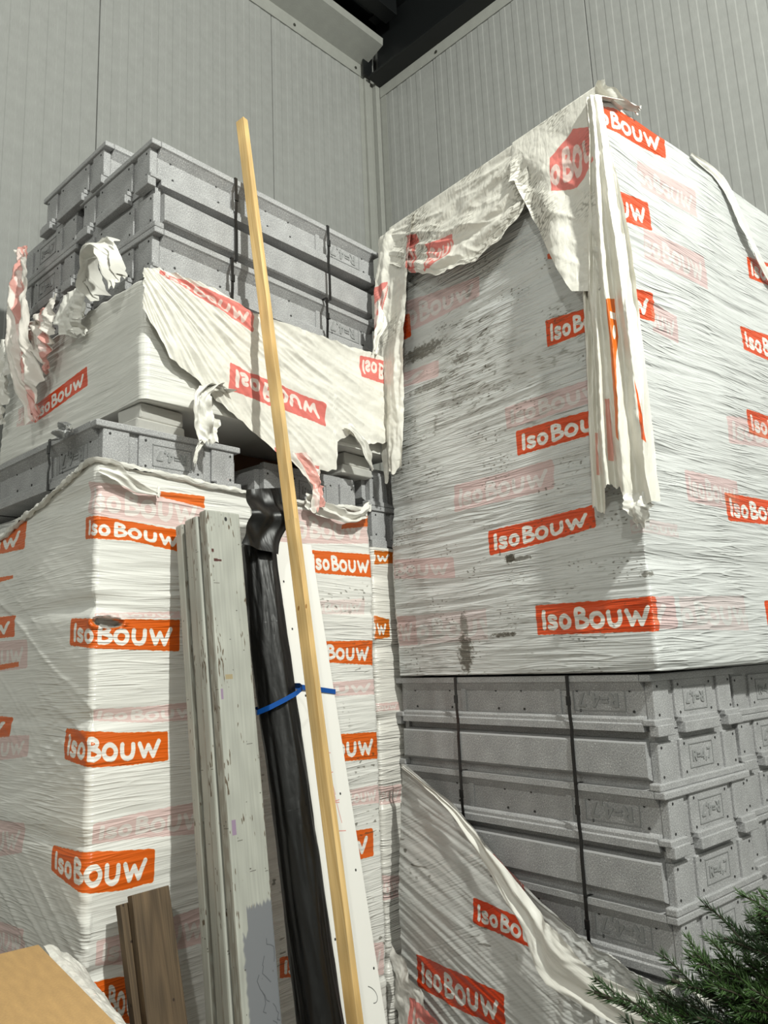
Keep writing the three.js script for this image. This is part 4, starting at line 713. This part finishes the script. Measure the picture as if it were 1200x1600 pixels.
{ // two short brown boards
  const mk = (s) => { const [c, g] = woodGrain(128, 1024, [104, 86, 64], [70, 56, 40], s, 34); g.fillStyle = '#2c1e13'; for (let i = 0; i < 14; i++) { g.beginPath(); g.ellipse(rr(5, 120), rr(0, 1024), rr(1.5, 5), rr(2, 7), 0, 0, 7); g.fill(); } g.strokeStyle = '#2f4a4a'; g.lineWidth = 4; g.beginPath(); g.moveTo(60, 420); g.lineTo(80, 470); g.lineTo(66, 510); g.moveTo(84, 430); g.lineTo(98, 500); g.stroke(); return std({ map: canvasTex(c, 0, 0, 0.128, 1.03, THREE.RepeatWrapping), roughness: 0.7 }); };
  const a = lean('brown_board', 'short dark brown board with a scrawled mark, in front of its twin', 'board', 0.083, 0.385, 0.3, 0, 0, 'short brown boards');
  part('board', boxUV(box(0, 0.116, 0.008, 0.985, -0.026, 0, 0.002)), mk(80), a);
  const b = lean('brown_board', 'short dark brown board tucked behind another brown board', 'board', 0.072, 0.385, 0.3, -0.01, 0.02, 'short brown boards');
  part('board', boxUV(box(0, 0.112, 0.018, 0.97, -0.056, -0.029, 0.002)), mk(84), b);
}
// ---------------------------------------------------------------- cardboard and white sheet at the lower left
{
  const e1 = new THREE.Vector3(0.61, 0, 0.79), o = new THREE.Group(); o.name = numbered('cardboard_box'); scene.add(o); o.position.set(-0.955, 0, -2.2); o.rotation.y = Math.atan2(-e1.z, e1.x);
  tag(o, 'plain brown cardboard box, its top at the lower left corner', 'box');
  const card = dataTex(256, 256, (x, y) => { const v = 1 + 0.04 * pn(x / 3, y / 3, 85, 85, 1) + 0.04 * pn(x / 40, y / 10, 6, 25, 2); return [186 * v, 150 * v, 100 * v]; }, true, 0.4, 0.4), cm = std({ map: card, roughness: 0.8 });
  const g = new THREE.BoxGeometry(0.75, 0.845, 0.55, 30, 1, 24), p = g.attributes.position;
  for (let i = 0; i < p.count; i++) if (p.getY(i) > 0.4) p.setY(i, p.getY(i) + 0.006 * pn(p.getX(i) * 5, p.getZ(i) * 5) - (Math.abs(p.getX(i) + 0.375) < 0.05 && Math.abs(p.getZ(i) + 0.275) < 0.05 ? 0.006 : 0));
  g.translate(0.375, 0.4225, 0.275); part('carton', boxUV(g), cm, o);
  part('flap', boxUV(box(0.0, 0.75, 0.848, 0.853, 0.0, 0.2, 0.001)), cm, o);
  const w = thing('white_film_sheet', 'white plastic sheet sticking out beside the cardboard box', 'plastic film', FL, [0, 0, 0]);
  w.rotation.y = o.rotation.y; w.position.set(-0.955, 0, -2.2);
  part('film', gridGeo(70, 40, (a, b) => { const x = lerp(0.03, 0.72, a), z = lerp(-0.004, -0.11 + 0.05 * a, b); return [x, 0.835 - 0.06 * b * b + 0.012 * crumple(x * 8, z * 20, 3) + 0.02 * Math.exp(-((a / 0.2) ** 2)) * (1 - b), z, x, z]; }), M.looseWhite, w);
}
// ---------------------------------------------------------------- fir tree at the lower right
{
  const base = new THREE.Vector3(0.86, 0, -1.3), t = new THREE.Group(); t.name = numbered('fir_tree'); t.position.copy(base); scene.add(t); tag(t, 'small green artificial fir tree reaching into the lower right corner', 'tree');
  const bark = std({ color: 0x2d2a1c, roughness: 0.9 }), greens = [0x2c4420, 0x24391d, 0x3a5528].map((c) => std({ color: c, roughness: 0.5, side: THREE.DoubleSide }));
  part('trunk', new THREE.CylinderGeometry(0.012, 0.022, 1.15, 10).translate(0, 0.575, 0), bark, t);
  const needle = (P, N, from, dir, len) => {                // a flat four-sided needle
    const side = new THREE.Vector3().crossVectors(dir, new THREE.Vector3(rr(-1, 1), rr(-1, 1), rr(-1, 1))).normalize(), nn = new THREE.Vector3().crossVectors(side, dir).normalize(), w = 0.0011;
    const tip = from.clone().addScaledVector(dir, len), m = from.clone().addScaledVector(dir, len * 0.45), a = m.clone().addScaledVector(side, w), b = m.clone().addScaledVector(side, -w), c = m.clone().addScaledVector(nn, w), d = m.clone().addScaledVector(nn, -w);
    for (const [x, y] of [[a, c], [c, b], [b, d], [d, a]]) for (const tri of [[from, x, y], [tip, y, x]]) for (const v of tri) P.push(v.x, v.y, v.z);
  };
  const twig = (P, S, a, b, r0, dens) => {
    const mid = a.clone().lerp(b, 0.5).add(new THREE.Vector3(rr(-0.006, 0.006), rr(0, 0.012), rr(-0.006, 0.006))), c = new THREE.QuadraticBezierCurve3(a, mid, b), len = a.distanceTo(b);
    S.push(new THREE.TubeGeometry(c, 5, r0, 5)); const n = Math.round(len / dens);
    for (let i = 2; i <= n; i++) { const k = i / n, p = c.getPoint(k), tg = c.getTangent(k), rv = new THREE.Vector3(rr(-1, 1), rr(-1, 1), rr(-1, 1)), pr = rv.addScaledVector(tg, -rv.dot(tg)).normalize(); needle(P, 0, p, tg.clone().multiplyScalar(0.75 + 0.5 * k * k).addScaledVector(pr, 0.85).normalize(), rr(0.016, 0.024)); }
  };
  const tips = [[0.325, 1.0, -1.46], [0.36, 0.93, -1.44], [0.40, 0.965, -1.42], [0.45, 1.025, -1.43], [0.47, 0.98, -1.4], [0.5, 1.03, -1.39], [0.51, 1.0, -1.45], [0.535, 1.095, -1.4], [0.585, 1.14, -1.375], [0.6, 1.1, -1.41], [0.6, 1.06, -1.3], [0.46, 0.9, -1.35], [0.53, 0.95, -1.3], [0.42, 0.87, -1.4], [0.55, 1.02, -1.36], [0.58, 0.98, -1.42], [0.5, 0.94, -1.42], [0.66, 1.12, -1.33], [0.62, 1.0, -1.35], [0.56, 0.9, -1.38]];
  for (let i = 0; i < 34; i++) { const x = rr(0.36, 0.72); tips.push([x, rr(0.74, 0.98 + (x - 0.36) * 0.45), rr(-1.5, -1.22)]); }
  for (let i = 0; i < 9; i++) { const a = 1.2 + i * 0.62; tips.push([0.86 + 0.4 * Math.sin(a), 0.75 + 0.3 * (i % 3) / 2, -1.3 + 0.4 * Math.cos(a)]); }
  tips.forEach((w, i) => {
    const tip = new THREE.Vector3(...w).sub(base).add(new THREE.Vector3(0, -0.025, 0)), hb = Math.max(0.3, tip.y - 0.3 * Math.hypot(tip.x, tip.z) - 0.06), root = new THREE.Vector3(0, Math.min(hb, 1.1), 0), P = [], S = [];
    const ctl = root.clone().lerp(tip, 0.55).add(new THREE.Vector3(0, 0.02, 0)), cv = new THREE.QuadraticBezierCurve3(root, ctl, tip);
    const stem = new THREE.TubeGeometry(cv, 12, 0.0035, 6); twig(P, S, cv.getPoint(0.7), tip, 0.0025, 0.0011);
    for (let k = 0; k < 10; k++) {
      const u = 0.3 + 0.066 * k, p = cv.getPoint(u), tg = cv.getTangent(u), sd = new THREE.Vector3().crossVectors(tg, new THREE.Vector3(0, 1, 0)).normalize().multiplyScalar(k % 2 ? 1 : -1), L = lerp(0.13, 0.06, u) * rr(0.8, 1.15);
      twig(P, S, p, p.clone().addScaledVector(tg, L * 0.75).addScaledVector(sd, L * 0.6).add(new THREE.Vector3(0, rr(0.0, 0.03), 0)), 0.0016, 0.0013);
    }
    const br = part('branch', merge([stem, ...S]), bark, t), ng = new THREE.BufferGeometry(); ng.setAttribute('position', new THREE.Float32BufferAttribute(P, 3)); ng.computeVertexNormals(); part('needles', ng, greens[i % 3], br, 'stuff');
  });
}
scene.traverse((o) => { if (o.isMesh) o.castShadow = o.receiveShadow = true; });
renderer.render(scene, camera);
